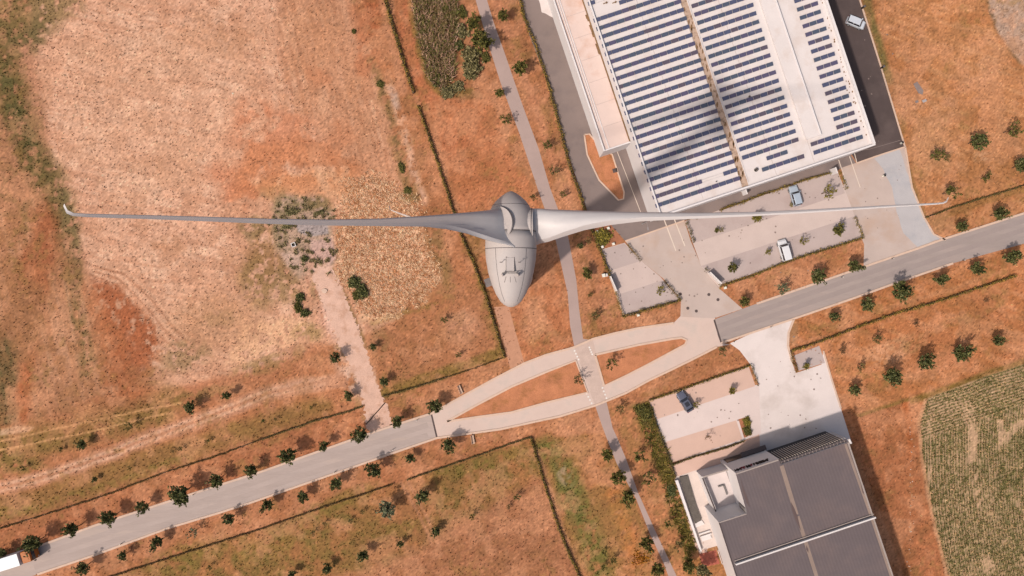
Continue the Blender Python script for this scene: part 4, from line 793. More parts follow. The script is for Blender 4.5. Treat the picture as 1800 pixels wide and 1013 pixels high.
p = P(1268.5, 977); fb = empty("garden_bench", p, R(-72), "white openwork garden bench beside the red mulch bed", "bench")
b = MB()
for k in range(5): 
    for a in range(10): t = a * .628; t2 = t + .628; b.tube((-1.2 + k * .6 + .24 * math.cos(t), .24 * math.sin(t), .45), (-1.2 + k * .6 + .24 * math.cos(t2), .24 * math.sin(t2), .45), .045, n=4)
b.box((0, .5, .45), (3.1, .1, .08)); b.box((0, -.5, .45), (3.1, .1, .08)); b.box((1.5, 0, .45), (.1, 1.1, .08)); b.box((-1.5, 0, .45), (.1, 1.1, .08)); b.build("seat", m_trimw, fb)
for x_ in (-1.4, 1.4):
    for y_ in (-.45, .45): b = MB(); b.box((x_, y_, .2), (.08, .08, .42)); b.build("leg", m_trimw, fb)
# ------------------------------------------------------------------ vehicles
m_tyre = mat("tyre_rubber", (40, 36, 35), var=.1); m_glass = mat("car_glass", (52, 50, 56), rough=.08, spec=.7, var=.02, var2=.02); m_lamp = mat("lamp_glass", (230, 226, 222), rough=.2, var=.02); m_tail = mat("tail_lamp", (150, 30, 28), rough=.3, var=.02)
def car(u, v, ang, paint, label, kind="car", L=4.4, Wd=1.85, Hh=1.5, prof=None, sunroof=False):
    p = P(u, v, .7); o = empty(kind if kind != "van" else "van", (p.x, p.y, .02), ang, label, "van" if kind == "van" else "car", "parked vehicles")
    hw = Wd / 2
    pr = prof or dict(hood=.30, cowl=.32, roof0=.44, roof1=.80, deck=.93, hb=.88, hbelt=.95)
    def X(t): return L / 2 - t * L
    b = MB(); st = []
    for t, w, zt in ((0, .70, .62), (.02, .84, .74), (.08, .94, pr["hb"] - .06), (.2, .98, pr["hb"]), (pr["cowl"], 1, pr["hbelt"]), (.5, 1, pr["hbelt"]), (.75, 1, pr["hbelt"] + .02), (.93, .95, pr["hbelt"]), (.985, .86, .8), (1, .78, .62)):
        W2 = hw * w; st.append([(X(t), s * W2 * k, z) for s, k, z in ((-1, .86, .22), (-1, 1, .42), (-1, 1, zt - .16), (-1, .86, zt), (-1, .3, zt + .03), (1, .3, zt + .03), (1, .86, zt), (1, 1, zt - .16), (1, 1, .42), (1, .86, .22))])
    b.loft(st); b.build("body", paint, o, smooth=False, bevel=.04)
    r0, r1 = X(pr["roof0"]), X(pr["roof1"]); c0, c1 = X(pr["cowl"]), X(pr["deck"]); zb = pr["hbelt"]; zr = Hh; wr = hw * .76; wb = hw * .90
    b = MB(); b.loft([[(c0, -wb, zb - .05), (c0, wb, zb - .05), (c0 - .02, wb, zb), (c0 - .02, -wb, zb)], [(r0, -wb, zb - .05), (r0, wb, zb - .05), (r0, wr, zr - .03), (r0, -wr, zr - .03)], [(r1, -wb, zb - .05), (r1, wb, zb - .05), (r1, wr, zr - .05), (r1, -wr, zr - .05)], [(c1, -wb, zb - .05), (c1, wb, zb - .05), (c1 + .02, wb, zb), (c1 + .02, -wb, zb)]])
    b.build("greenhouse", m_glass, o)
    b = MB(); b.loft([[(x_, -y_, z_) for y_, z_ in ((w_, z0_), (w_ * .9, z0_ + .05), (-w_ * .9, z0_ + .05), (-w_, z0_))] for x_, w_, z0_ in ((r0 + .06, wr * .96, zr - .05), (r0 - .1, wr * 1.02, zr - .015), ((r0 + r1) / 2, wr * 1.03, zr), (r1 + .05, wr * 1.0, zr - .02), (r1 - .08, wr * .95, zr - .06))])
    b.build("roof", paint, o)
    for s in (-1, 1):
        b = MB(); b.tube((c0 - .02, s * wb, zb), (r0, s * wr, zr - .02), .045, n=5); b.tube((c1 + .02, s * wb, zb), (r1, s * wr, zr - .04), .05, n=5); xm = (r0 + r1) / 2; b.tube((xm, s * wb, zb), (xm, s * wr, zr - .03), .04, n=5); b.build("pillar", paint, o)
        b = MB(); b.box((c0 - .25, s * (hw + .1), zb + .03), (.18, .24, .15)); b.build("wing_mirror", paint, o)
        b = MB(); b.box((L / 2 - .14, s * hw * .66, .66), (.2, .34, .13), s * -.2); b.build("headlight", m_lamp, o)
        b = MB(); b.box((-L / 2 + .1, s * hw * .7, .74), (.12, .26, .2)); b.build("tail_light", m_tail, o)
        for x_ in (L * .31, -L * .30):
            b = MB(); b.tube((x_, s * (hw - .2), .32), (x_, s * (hw + .02), .32), .32, n=18); w = b.build("wheel", m_tyre, o); b = MB(); b.tube((x_, s * (hw + .015), .32), (x_, s * (hw + .03), .32), .19, n=12); b.build("rim", mat("rim_metal", (170, 166, 165), var=.05), w)
    if sunroof: b = MB(); b.box(((r0 + r1) / 2 + .1, 0, zr + .055), (.95, wr * 1.25, .015)); b.build("sunroof", m_glass, o)
    return o
pw = mat("car_paint_white", (238, 232, 230), rough=.25, var=.01, var2=.01, spec=.5); ps = mat("car_paint_silver", (196, 204, 214), rough=.3, var=.01, var2=.01, metal=.2); pg = mat("car_paint_grey", (112, 112, 126), rough=.28, var=.01, var2=.01, metal=.3); pw2 = mat("car_paint_pale", (222, 222, 226), rough=.25, var=.01, var2=.01)
van = dict(hood=.2, cowl=.22, roof0=.34, roof1=.95, deck=.985, hb=1.02, hbelt=1.12)
suv = dict(hood=.28, cowl=.30, roof0=.42, roof1=.90, deck=.97, hb=.95, hbelt=1.02)
car(1378.5, 440, R(106), pw, "white van parked in the strip by the long hedge", "van", 4.5, 1.9, 1.85, van)
car(1398, 344.5, R(106), ps, "silver blue estate car parked near the warehouse hedge", "parked_car", 4.3, 1.85, 1.6, suv)
car(1204.5, 706.5, R(122), pg, "dark grey car with a sunroof beside a yellow sapling", "parked_car", 4.6, 1.85, 1.45, None, True)
car(1504.5, 40, R(-22), pw2, "pale silver car standing askew on the dark yard", "parked_car", 3.9, 1.75, 1.6, van)
# lorry
p = P(46, 979, 3.3); lo = empty("lorry", (p.x, p.y, .02), R(17.5), "lorry with a white box trailer and an orange cab", "lorry")
m_or = mat("cab_orange", (190, 104, 36), rough=.55, var=.02); m_box = mat("trailer_white", (252, 250, 246), rough=.5, var=.01)
b = MB(); b.box((-.1, 0, 1.9), (1.8, 2.35, 2.9)); b.build("cab", m_or, lo, bevel=.12)
b = MB(); b.box((.82, 0, 2.35), (.06, 2.1, .9)); b.build("windscreen", m_glass, lo)
b = MB(); b.box((-.15, 0, 3.36), (1.1, 1.6, .06)); b.build("roof_fairing", m_or, lo, bevel=.05)
b = MB(); b.box((-7.9, 0, 2.35), (13.0, 2.5, 2.7)); b.build("trailer", m_box, lo, bevel=.04)
b = MB(); b.box((-7, 0, .85), (13.4, .9, .25)); b.build("chassis", m_tyre, lo)
for s in (-1, 1):
    for x_ in (.1, -2.6, -10.4, -11.6, -12.8): b = MB(); b.tube((x_, s * .85, .5), (x_, s * 1.2, .5), .5, n=18); b.build("wheel", m_tyre, lo)
    b = MB(); b.box((.9, s * 1.35, 2.3), (.15, .22, .5)); b.build("wing_mirror", m_tyre, lo)
    b = MB(); b.box((.8, s * .9, .9), (.08, .35, .2)); b.build("headlight", m_lamp, lo)
# ------------------------------------------------------------------ small street things
def totem(a, c, h, lb):
    p = P(*a); q = P(*c); m = (p + q) / 2; d = (q - p); o = empty("sign_board", (m.x, m.y, 0), math.atan2(d.y, d.x), lb, "sign board", "white boards at the parking lot edges")
    b = MB(); b.box((0, 0, h / 2 + .15), (d.length, .24, h)); b.build("board", m_trimw, o, bevel=.02)
    for s in (-.4, .4): b = MB(); b.box((s * d.length, 0, .1), (.15, .16, .2)); b.build("foot", m_seam, o)
totem((1071, 486), (1082, 512), 1.9, "tall white board on the small lot's west hedge"); totem((1244, 479), (1264, 499), 1.9, "tall white board at the large lot's south-west corner")
m_wb = mat("white_block", (246, 236, 218), rough=.6, var=.03)
BLK = ((1049, 408, "by the hedge at the shrub bed's north-west corner"), (1069, 401.5, "at the shrub bed's north-east corner"), (1078, 429, "at the shrub bed's south-east corner"), (1058.5, 434.5, "at the shrub bed's south-west corner"), (1121.5, 554, "on the grass below the small lot's hedge"), (1274, 506, "at the large lot's hedge corner"), (1244.5, 0, ""))
for (u, v, s) in BLK[:6]:
    p = P(u, v); o = empty("utility_box", (p.x, p.y, 0), R(18), "small white utility box " + s, "utility box", "small white utility boxes")
    b = MB(); b.box((0, 0, .32), (.5, .5, .5)); b.build("cabinet", m_wb, o, bevel=.03); b = MB(); b.box((0, 0, .04), (.6, .6, .08)); b.build("plinth", m_kerb, o)
p = P(1062.5, 484); o = empty("utility_cabinet", (p.x, p.y, 0), R(12), "larger white cabinet beside the tall board west of the small lot", "utility cabinet")
b = MB(); b.box((-.25, 0, .5), (.6, .7, 1.0)); b.build("cabinet", m_wb, o, bevel=.03); b = MB(); b.box((.35, -.05, .35), (.5, .6, .7)); b.build("side_box", m_trimw, o, bevel=.03)
p = P(1552, 309.5); o = empty("utility_post", (p.x, p.y, 0), 0, "white post standing between forecourt and grey apron", "post"); b = MB(); b.tube((0, 0, 0), (0, 0, .9), .22, .2, 12); b.build("post_body", m_wb, o); b = MB(); b.tube((0, 0, .9), (0, 0, 1.05), .24, .1, 12); b.build("cap", m_tyre, o)
p = P(1583.5, 252); o = empty("utility_post", (p.x, p.y, 0), 0, "white post in the corner of the dark yard", "post"); b = MB(); b.tube((0, 0, 0), (0, 0, .8), .2, .2, 12); b.build("post_body", m_wb, o); b = MB(); b.tube((0, 0, .8), (0, 0, .9), .22, .1, 12); b.build("cap", m_tyre, o)
px_box("concrete_block", [(1457, 305), (1464, 303), (1465, 305.5), (1459, 306.5)], .4, m_wb, "flat white block at the hedge by the warehouse", "block")
p = P(1081, 300); b = MB(); b.box((0, 0, .06), (.95, .85, .08), R(15)); o = b.build("drain_grate", mat("cast_iron", None)); o.location = (p.x, p.y, .03); tag(o, "dark square drain grate on the annex grass island", "drain grate")
# benches
def bench(u, v, ang, lb):
    p = P(u, v); o = empty("park_bench", (p.x, p.y, 0), ang, lb, "bench"); m = mat("bench_wood", (236, 196, 168), var=.1)
    b = MB()
    for k in range(3): b.box((0, -.18 + k * .17, .45), (1.8, .14, .04))
    b.build("seat", m, o); b = MB(); b.box((0, .34, .72), (1.8, .05, .4)); b.build("backrest", m, o)
    for s in (-.7, .7): b = MB(); b.box((s, .05, .22), (.1, .5, .43)); b.build("leg", m_seam, o)
bench(809.5, 684.5, R(112), "wooden bench on the grass above the lens road's west end"); bench(831.5, 772, R(100), "small bench south of the lens road")
# street lamps (only their tops and bases show)
def lamp(u, v, h, ang, lb, arm=1.2):
    p = P(u, v); o = empty("street_lamp", (p.x, p.y, 0), ang, lb, "street lamp", "street lamps"); m = mat("lamp_metal", (176, 164, 160), var=.05, metal=.3)
    b = MB(); b.tube((0, 0, 0), (0, 0, h), .09, .05, 10); b.build("pole", m, o); b = MB(); b.tube((0, 0, h - .05), (arm, 0, h + .1), .035, n=8); b.build("arm", m, o)
    b = MB(); b.box((arm + .2, 0, h + .1), (.6, .24, .1)); b.build("lamp_head", m, o, bevel=.02); b = MB(); b.tube((0, 0, 0), (0, 0, .25), .16, .14, 10); b.build("base", m, o)
lamp(1129, 394, 5.0, R(-80), "lamp post on the brown yard under the right blade")
for k, (u, v, s) in enumerate(((214.5, 955, "on the western road's south edge near the lorry"), (589, 829.5, "on the western road's south edge among the trees"), (691, 790, "at the south edge just before the lens island"), (733, 738.5, "at the north edge just before the lens island"), (341, 869, "on the western road's north edge"),
                             (1478.5, 487.5, "on the eastern road's north edge by the bay strip"), (1567, 455, "on the eastern road's north edge near the apron"), (1691.5, 458, "on the eastern road's south edge"), (1354, 575, "on the southern edge opposite the bay strip"), (1290, 601, "by the pale forecourt's mouth"))):
    p = P(u, v); o = empty("marker_post", (p.x, p.y, 0), R(18), "thin dark roadside marker post " + s, "marker post", "roadside marker posts"); b = MB(); b.box((0, 0, .45), (.12, .1, .9)); b.build("post_body", mat("post_dark", (104, 92, 90), var=.1), o); b = MB(); b.box((0, 0, .93), (.14, .12, .08)); b.build("cap", m_wb, o)
for k, (u, v, s) in enumerate(((1514.8, 15, "northern"), (1548.8, 120, "southern"))):
    p = P(u, v); o = empty("wall_post", (p.x, p.y, 0), R(18), s + " of the two dark posts on the dark yard's kerb", "post"); b = MB(); b.box((0, 0, .6), (.35, .35, 1.2)); b.build("post_body", m_tyre, o, bevel=.03); b = MB(); b.box((0, 0, 1.22), (.42, .42, .06)); b.build("cap", m_seam, o)
m_sh = mat("metal_sheet", (150, 130, 122), var=.12, scale=1, var2=.15, rough=.6)
px_box("metal_sheet", [(1605, 148), (1612, 144), (1623, 160), (1621, 167), (1614, 164)], .10, m_sh, "grey sheet lying on the orange north-east field", "metal sheet")
px_box("metal_plate", [(1620, 177), (1627, 174), (1629, 178), (1623, 181)], .10, mat("metal_sheet_pale", (184, 172, 168), var=.1), "small pale plate south of the grey sheet, right one", "metal plate"); px_box("metal_plate", [(1608, 178), (1613, 176), (1615, 180), (1610, 182)], .10, m_sh, "small dull plate south of the grey sheet, left one", "metal plate")
p = P(516.5, 430.5); o = empty("well_ring", (p.x, p.y, 0), R(20), "white framed square well on the gravel heap", "well"); b = MB()
for s in (-1, 1): b.box((s * .38, 0, .2), (.12, .88, .4)); b.box((0, s * .38, .2), (.64, .12, .4))
b.build("frame", m_trimw, o); b = MB(); b.box((0, 0, .1), (.62, .62, .1)); b.build("cover", m_tyre, o)
p = P(570.5, 512); b = MB(); b.prism([(.6 * math.cos(t) * (1 + .2 * math.sin(3 * t)), .5 * math.sin(t)) for t in [k * .7 for k in range(9)]], 0, .22); o = b.build("pale_stone", m_kerb, None); o.location = p; tag(o, "flat pale stone lying on the dirt driveway", "stone")
# ------------------------------------------------------------------ vegetation
m_leaf = mat("foliage", attr=True, rough=.7, var=0, var2=.10, scale2=3, spec=.25)
m_bark = mat("bark", (120, 92, 70), var=.2, scale=3, var2=.2)
def leaf_cloud(r, n, cen, size, pal, gaps=0, up=.5, flat=.35):
    """n leaf clumps (quads) around centres (k,3); returns verts, idx, cols"""
    k = len(cen); pick = r.integers(0, k, n); c = cen[pick]
    a = r.normal(size=(n, 3)); a /= np.linalg.norm(a, axis=1)[:, None]; nrm = a * (1 - up) + np.array([0, 0, up]); nrm /= np.linalg.norm(nrm, axis=1)[:, None]
    t = np.cross(nrm, r.normal(size=(n, 3))); t /= np.linalg.norm(t, axis=1)[:, None]; bt = np.cross(nrm, t)
    s = size * r.uniform(.55, 1.25, n)[:, None]
    v = np.stack([c - t * s, c - bt * s * .45, c + t * s, c + bt * s * .45], 1); v[:, 0] -= nrm * s * .25; v[:, 2] -= nrm * s * .25
    col = pal[r.integers(0, len(pal), n)] * r.uniform(.75, 1.25, n)[:, None]
    return v.reshape(-1, 3), np.arange(n * 4).reshape(-1, 4), col
def albs(l): return np.array([alb(c) for c in l])
PAL = {"dark": albs([(84, 88, 44), (102, 102, 52), (66, 72, 36), (120, 116, 62), (90, 92, 48), (142, 136, 86)]), "mid": albs([(98, 94, 42), (118, 108, 50), (80, 80, 36), (136, 122, 60)]),
       "olive": albs([(138, 124, 80), (158, 142, 96), (110, 100, 60), (172, 154, 108), (92, 86, 48)]), "yellow": albs([(150, 132, 50), (128, 118, 46), (172, 148, 62), (110, 100, 44)]),
       "weak": albs([(150, 122, 74), (120, 110, 60), (160, 116, 74), (104, 98, 54)]), "brown": albs([(150, 106, 74), (130, 92, 62), (112, 92, 58)]), "pale": albs([(134, 132, 98), (112, 114, 78), (150, 146, 110)])}
TM = {}
def tree_proto(kind, variant):
    key = (kind, variant)
    if key in TM: return TM[key]
    r = np.random.default_rng(100 + variant * 13 + len(kind)); cen = []
    # unit tree: crown radius 1 m, crown centre at z = 2.1 ; limbs radiate so the outline is spiky
    nl = {"full": 13, "sparse": 8, "bush": 34, "thin": 6}[kind]; limbs = []
    for k in range(nl):
        az = 2 * math.pi * (k + r.uniform(-.3, .3)) / nl * (2 if kind == "bush" else 1.618); L = r.uniform(.55, 1.08) if kind != "bush" else math.sqrt(r.uniform(.05, .9)); z1 = {"full": r.uniform(1.5, 2.9), "sparse": r.uniform(1.5, 2.7), "thin": r.uniform(1.4, 2.6), "bush": r.uniform(.3, 1.1) * math.sqrt(max(.1, 1.1 - L * L))}[kind]
        e = np.array([L * math.cos(az), L * math.sin(az), z1]); s = np.array([0, 0, 1.2 if kind != "bush" else .1]); limbs.append((s, e))
        m = {"full": 9, "sparse": 6, "bush": 5, "thin": 5}[kind]
        for j in range(m): t = .35 + .65 * (j + 1) / m; p = s + (e - s) * t; sp = .16 if kind != "bush" else .2; cen.append(p + r.normal(0, sp * (1.15 - t * .6), 3) * np.array([1, 1, .8]))
    if kind == "full":
        for k in range(16): cen.append(np.array([r.normal(0, .22), r.normal(0, .22), r.uniform(1.7, 3.0)]))
    n = {"full": 950, "sparse": 330, "bush": 1300, "thin": 120}[kind]; sz = {"full": .17, "sparse": .15, "bush": .15, "thin": .13}[kind]
    cen = np.array(cen); cc = cen[r.integers(0, len(cen), n)] + r.normal(0, .085, (n, 3))
    b = MB()
    if kind != "bush": b.tube((0, 0, 0), (0, 0, 1.5), .07, .045, 7)
    else: b.tube((0, 0, 0), (0, 0, .35), .1, .06, 6)
    for s, e in limbs: b.tube(tuple(s), tuple(e), .03, .008, 4, False)
    me = bpy.data.meshes.new("trunk"); me.from_pydata(b.v, [], b.f); me.materials.append(m_bark)
    TM[key] = (cc, sz, me, n); return TM[key]
CM = {}
def crown_mesh(kind, variant, pal):
    key = (kind, variant, pal)
    if key not in CM:
        cc, sz, tm, n = tree_proto(kind, variant); r = np.random.default_rng(variant + 5)
        v, ix, col = leaf_cloud(r, n, cc, sz, PAL[pal], up=.45)
        o = raw_mesh("crown", v, 4, ix, col, m_leaf); CM[key] = o.data; bpy.data.objects.remove(o)
    return CM[key]
tcount = [0]
def tree(u, v, rpx, label, kind="full", pal="dark", name="tree", cat="tree", group=None, sx=1, sy=1, ang=None, hs=1.0):
    i = tcount[0]; tcount[0] += 1; rad = rpx * CAMH / FPX * .94
    ht = rad * (2.1 if kind != "bush" else .6) * hs
    if kind != "bush":
        hs = (min(1.0, 1.9 / rad) * .55 + .62) * hs; ht = rad * 2.1 * hs
    p = P(u, v, ht); o = empty(name, (p.x, p.y, 0), random.uniform(0, 6.28) if ang is None else ang, label, cat, group)
    o.scale = (rad * sx * random.uniform(.88, 1.14), rad * sy * random.uniform(.88, 1.14), rad * hs); vr = random.randrange(6); cc, sz, tm, n = tree_proto(kind, vr)
    t = bpy.data.objects.new("trunk" if kind != "bush" else "stems_or_core", tm); link(t, o); c = bpy.data.objects.new("crown" if kind != "bush" else "foliage", crown_mesh(kind, vr, pal)); link(c, o); return o
GN = "street trees along the north side of the western road"
row = [(3, 972, 9), (52, 958, 16), (124, 932.5, 14), (190, 912, 13), (249, 893, 11), (314.5, 870, 17), (378, 846, 13), (440.6, 829, 12), (505.7, 803, 15), (568.6, 784, 11), (632, 763, 14), (697.5, 741, 12), (763, 715, 13)]
EX = ["", ", half out of the frame", ", beside the lorry's cab", "", "", ", small crown", ", biggest of the row", "", "", ", wide crown", ", small crown", ", by the dirt driveway's mouth", "", ", by the lens island"]
for k, (u, v, r_) in enumerate(row): tree(u, v, r_, ORD[k + 1] + " tree from the left on the road's north kerb" + EX[k + 1], group=GN)
row = [(143, 1000, 12), (214, 979, 9), (273, 957, 12), (337, 938, 9), (402.6, 913.5, 11), (467.6, 891, 12), (530.6, 874, 11), (590, 851, 11.5), (658, 827, 14.5), (721.7, 806, 9), (785.7, 784, 14)]
for k, (u, v, r_) in enumerate(row): tree(u, v, r_, ORD[k + 1] + " tree from the left along the western road's south verge", "full" if k not in (3,) else "sparse", "dark" if k != 3 else "pale", group="street trees along the south side of the western road")
row = [(1466.5, 558, 9.5), (1525, 535.6, 11), (1591, 513, 18), (1656.5, 492.4, 12.5), (1718.7, 471.7, 12.5), (1786, 451, 15), (1846, 432, 13)]
for k, (u, v, r_) in enumerate(row[:6]): tree(u, v, r_, ORD[k + 1] + " tree from the left on the eastern road's south verge" + (", the largest" if k == 2 else ""), group="street trees along the south side of the eastern road")
row = [(1308.6, 530.5, 10, "mid"), (1378, 509.5, 13, "pale"), (1439.5, 487, 12.5, "dark"), (1506, 467.5, 13, "dark"), (1694.5, 397.4, 10, "dark"), (1760, 376.6, 13, "dark")]
for k, (u, v, r_, pl) in enumerate(row): tree(u, v, r_, ORD[k + 1] + " tree from the left on the eastern road's north verge", "full" if k != 1 else "sparse", pl, group="street trees along the north side of the eastern road")
row = [(678.5, 896, 14, "pale", "pale, beside the wheel track"), (742, 874, 13, "dark", "just east of the wheel track"), (765, 934, 8.5, "dark", "small round, east of the wheel track"), (616, 917, 5, "dark", "tiny, in the green middle of the field"), (704, 957, 7, "dark", "small, between two wheel tracks"),
       (638.7, 977.5, 10.5, "dark", "spiky, in the green lower part"), (574, 1000, 9, "dark", "near the frame's bottom edge"), (830.6, 910, 7, "mid", "in the brown eastern half"), (550.6, 938, 5, "dark", "very small, west of the tiny one"), (512.6, 1010, 8, "dark", "cut by the bottom of the frame"), (569.6, 920.5, 5, "weak", "faint, below the low hedge"),
       (908, 874, 7, "mid", "faint, close to the yellow hedge"), (893, 892, 5, "weak", "tiny dry, close to the yellow hedge"), (368, 998, 5, "mid", "tiny, near the field's left end"), (636, 900, 5, "weak", "little dry, above the tiny one")]
for (u, v, r_, pl, s) in row: tree(u, v, r_, "young tree in the southern field, " + s, "full" if pl in ("dark", "pale") and r_ > 6 else "sparse", pl, group="young trees in the southern field")
row = [(332, 718, 11, "dark", "dark round tree on the north side of the dirt track"), (397, 696, 9, "dark", "dark tree above the dirt track's middle"), (142, 782, 9, "dark", "dark tree left of the dirt track with a pale stone by it"), (104, 791, 5, "mid", "small green tree at the far left above the dirt track"), (165, 844, 5, "dark", "small dark tree on the green strip below the track"),
       (611, 696, 9.5, "dark", "round dark tree west of the dirt driveway's foot"), (547, 716.6, 4, "mid", "tiny green tree on the slope below the track"), (484, 737, 4, "mid", "tiny tree left of the low hedge's middle"), (589.3, 631, 11, "dark", "dark tree touching the driveway's west edge"), (653.6, 610, 7, "dark", "dark little tree on the driveway's east edge"),
       (804.6, 623.7, 6.5, "mid", "green little tree in the middle of the paddock"), (675, 672, 8, "dark", "dark tree in the paddock's south-west corner"), (780.5, 561.5, 7, "mid", "greenish tree in the paddock's upper part"), (224.6, 749, 8, "mid", "blurry green tree right of the plough marks"), (38, 823, 6, "mid", "green shrub at the far left under the wheel lines"), (228, 823, 4.5, "mid", "small weed bush on the green strip, left one"),
       (316, 790, 4.5, "mid", "small weed bush on the green strip, right one"), (303, 793, 3.5, "weak", "tiny dry bush beside the right weed bush"), (364, 777, 5, "mid", "pale green bush under the dirt track")]
for (u, v, r_, pl, s) in row: tree(u, v, r_, s, "full" if pl == "dark" else "sparse", pl)
# cycle path and northern trees
row = [(832, 37.5, 15, "mid", "full", "dark green tree on the cycle path's west edge, top of the frame"), (846, 67, 19, "mid", "full", "big dark tree casting its shadow on the cycle path"), (877.5, 163, 8, "mid", "full", "small dark tree west of the cycle path under the shrubs"), (883.4, 27.6, 11, "mid", "full", "tree between the cycle path and the asphalt yard, topmost"),
       (913.6, 119, 12.5, "mid", "full", "round green tree between the cycle path and the asphalt yard"), (890, 207, 11, "mid", "sparse", "loose tree west of the cycle path by its shadow on the asphalt"), (964, 255, 11, "mid", "sparse", "loose tree right of the cycle path above the spinner"), (974, 299, 9, "weak", "sparse", "thin tree right of the cycle path, lower of the pair"), (989, 342, 8, "mid", "sparse", "thin sapling just above the white right blade"),
       (938, 347, 8, "weak", "sparse", "dry tree left of the cycle path near the spinner"), (1020, 432, 6.5, "dark", "full", "small dark bush just below the right blade"), (1032, 480, 10, "mid", "full", "dark tree left of the white cabinet"), (1037, 518, 5.5, "mid", "sparse", "tiny green bush right of the cycle path"), (1046, 557, 10, "weak", "sparse", "dry bush south-west of the small lot"), (1034, 424, 8, "weak", "sparse", "dry bush by the small lot's hedge"),
       (1075, 641, 10.5, "mid", "sparse", "loose tree on the eastern lens island"), (1018, 668, 10, "weak", "sparse", "thin tree on the lens island's crossing edge"), (1270.6, 617, 10, "weak", "sparse", "dry tree on the grass by the pale forecourt"),
       (1068.4, 799.5, 11, "mid", "full", "green tree on the path's left edge, uppermost in the south"), (1087.4, 841, 13, "mid", "full", "dense green tree on the path's left edge, second in the south"), (1104.7, 877.3, 15, "mid", "full", "largest green tree on the path's left edge"), (1139.3, 958.5, 14, "mid", "full", "green tree on the path's left edge near the bottom"),
       (1156.5, 1003.5, 13, "mid", "full", "green tree on the path's left edge cut by the frame"), (1123.7, 803, 14, "mid", "sparse", "spreading loose tree right of the southern path"), (1139, 841, 13, "mid", "sparse", "loose olive tree right of the southern path"), (1192.8, 960, 10, "weak", "sparse", "brownish loose tree near the slab terrace's end"), (1173.8, 922, 9, "mid", "sparse", "loose tree beside the weed strip"),
       (1211.8, 995, 14, "mid", "full", "dark spreading tree left of the red mulch bed"), (1236, 1004, 13, "olive", "full", "grey green bush below the red mulch bed"), (1089, 720, 9, "weak", "sparse", "thin tree on the grass below the lens road"), (1078.8, 986, 8, "mid", "sparse", "dark bush in the weeds near the bottom"), (1061.5, 972, 7, "mid", "sparse", "green bush in the weeds near the bottom"), (1062, 1000, 7, "mid", "sparse", "low bush in the weeds at the very bottom"),
       (1289, 469, 9.5, "mid", "full", "round green tree in the long bay strip beside the board"), (1352, 444, 7, "yellow", "sparse", "yellow green sapling left of the white van"), (1413.6, 423, 7, "yellow", "sparse", "thin yellow sapling right of the white van"), (1476.5, 403, 9.5, "mid", "full", "dark lobed tree at the long bay strip's east end"), (1468.5, 404, 5, "mid", "full", "round clipped bush beside the lobed tree"),
       (1456.8, 337, 13, "yellow", "sparse", "spiky olive palm like tree by the warehouse lot"), (1333, 381, 9.5, "yellow", "full", "yellow green tree half hidden under the blade"), (1391, 361, 4.5, "yellow", "sparse", "little sapling beside the silver blue car"), (1268, 404, 5, "yellow", "sparse", "thin sapling beside the clipped bush"), (1260, 404.5, 4.3, "mid", "full", "round clipped bush on the grey bays"),
       (1163.4, 510, 10, "yellow", "sparse", "yellow green tree in the small lot's corner"), (1225.6, 712, 8, "yellow", "sparse", "yellow sapling touching the dark grey car"), (1287.8, 687.4, 6.5, "yellow", "full", "small olive tree on the pink bays"), (1246.4, 770.3, 8, "brown", "thin", "bare sapling on the empty pink bays"), (1418, 644.4, 7, "yellow", "full", "small olive tree on the single bay")]
for (u, v, r_, pl, kd, s) in row: tree(u, v, r_, s, kd, pl)
row = [(1653, 274, 13, "mid", "leftmost tree of the north-east field"), (1722.5, 246, 14, "dark", "largest dark tree of the north-east field"), (1783.8, 227, 13, "mid", "tree at the north-east field's upper right"), (1738.5, 311, 10, "mid", "loose tree in the middle of the north-east field"), (1798, 291, 12, "dark", "dark tree cut by the right frame edge"), (1675.5, 337, 14, "mid", "tree just above the right blade's tip"), (1668, 277, 7, "weak", "dry offshoot right of the leftmost field tree")]
for (u, v, r_, pl, s) in row: tree(u, v, r_, s, "full" if pl == "dark" else "sparse", pl)
row = [(1570, 663.4, 16, "dark", "spiky dark tree above the crop field's corner"), (1632.4, 639, 15.5, "dark", "second dark tree of the south-east row"), (1696.3, 620, 15, "dark", "third dark tree of the south-east row"), (1756.7, 599.5, 10, "dark", "rightmost small dark tree of the south-east row"), (1516.6, 646, 9, "weak", "pale sprawling bush left of the spiky tree"), (1502.8, 685.5, 9.5, "dark", "small dark tree near the pale forecourt's edge"),
       (1482, 617, 8, "brown", "brown dry shrub below the roadside hedge"), (1544, 596, 10, "weak", "scrawny branching shrub below the roadside hedge"), (1611.6, 570, 6, "brown", "small brown shrub below the roadside hedge's middle"), (1735, 528, 5, "brown", "faint brown shrub under the hedge's right end")]
for (u, v, r_, pl, s) in row: tree(u, v, r_, s, "full" if pl == "dark" else "sparse", pl)
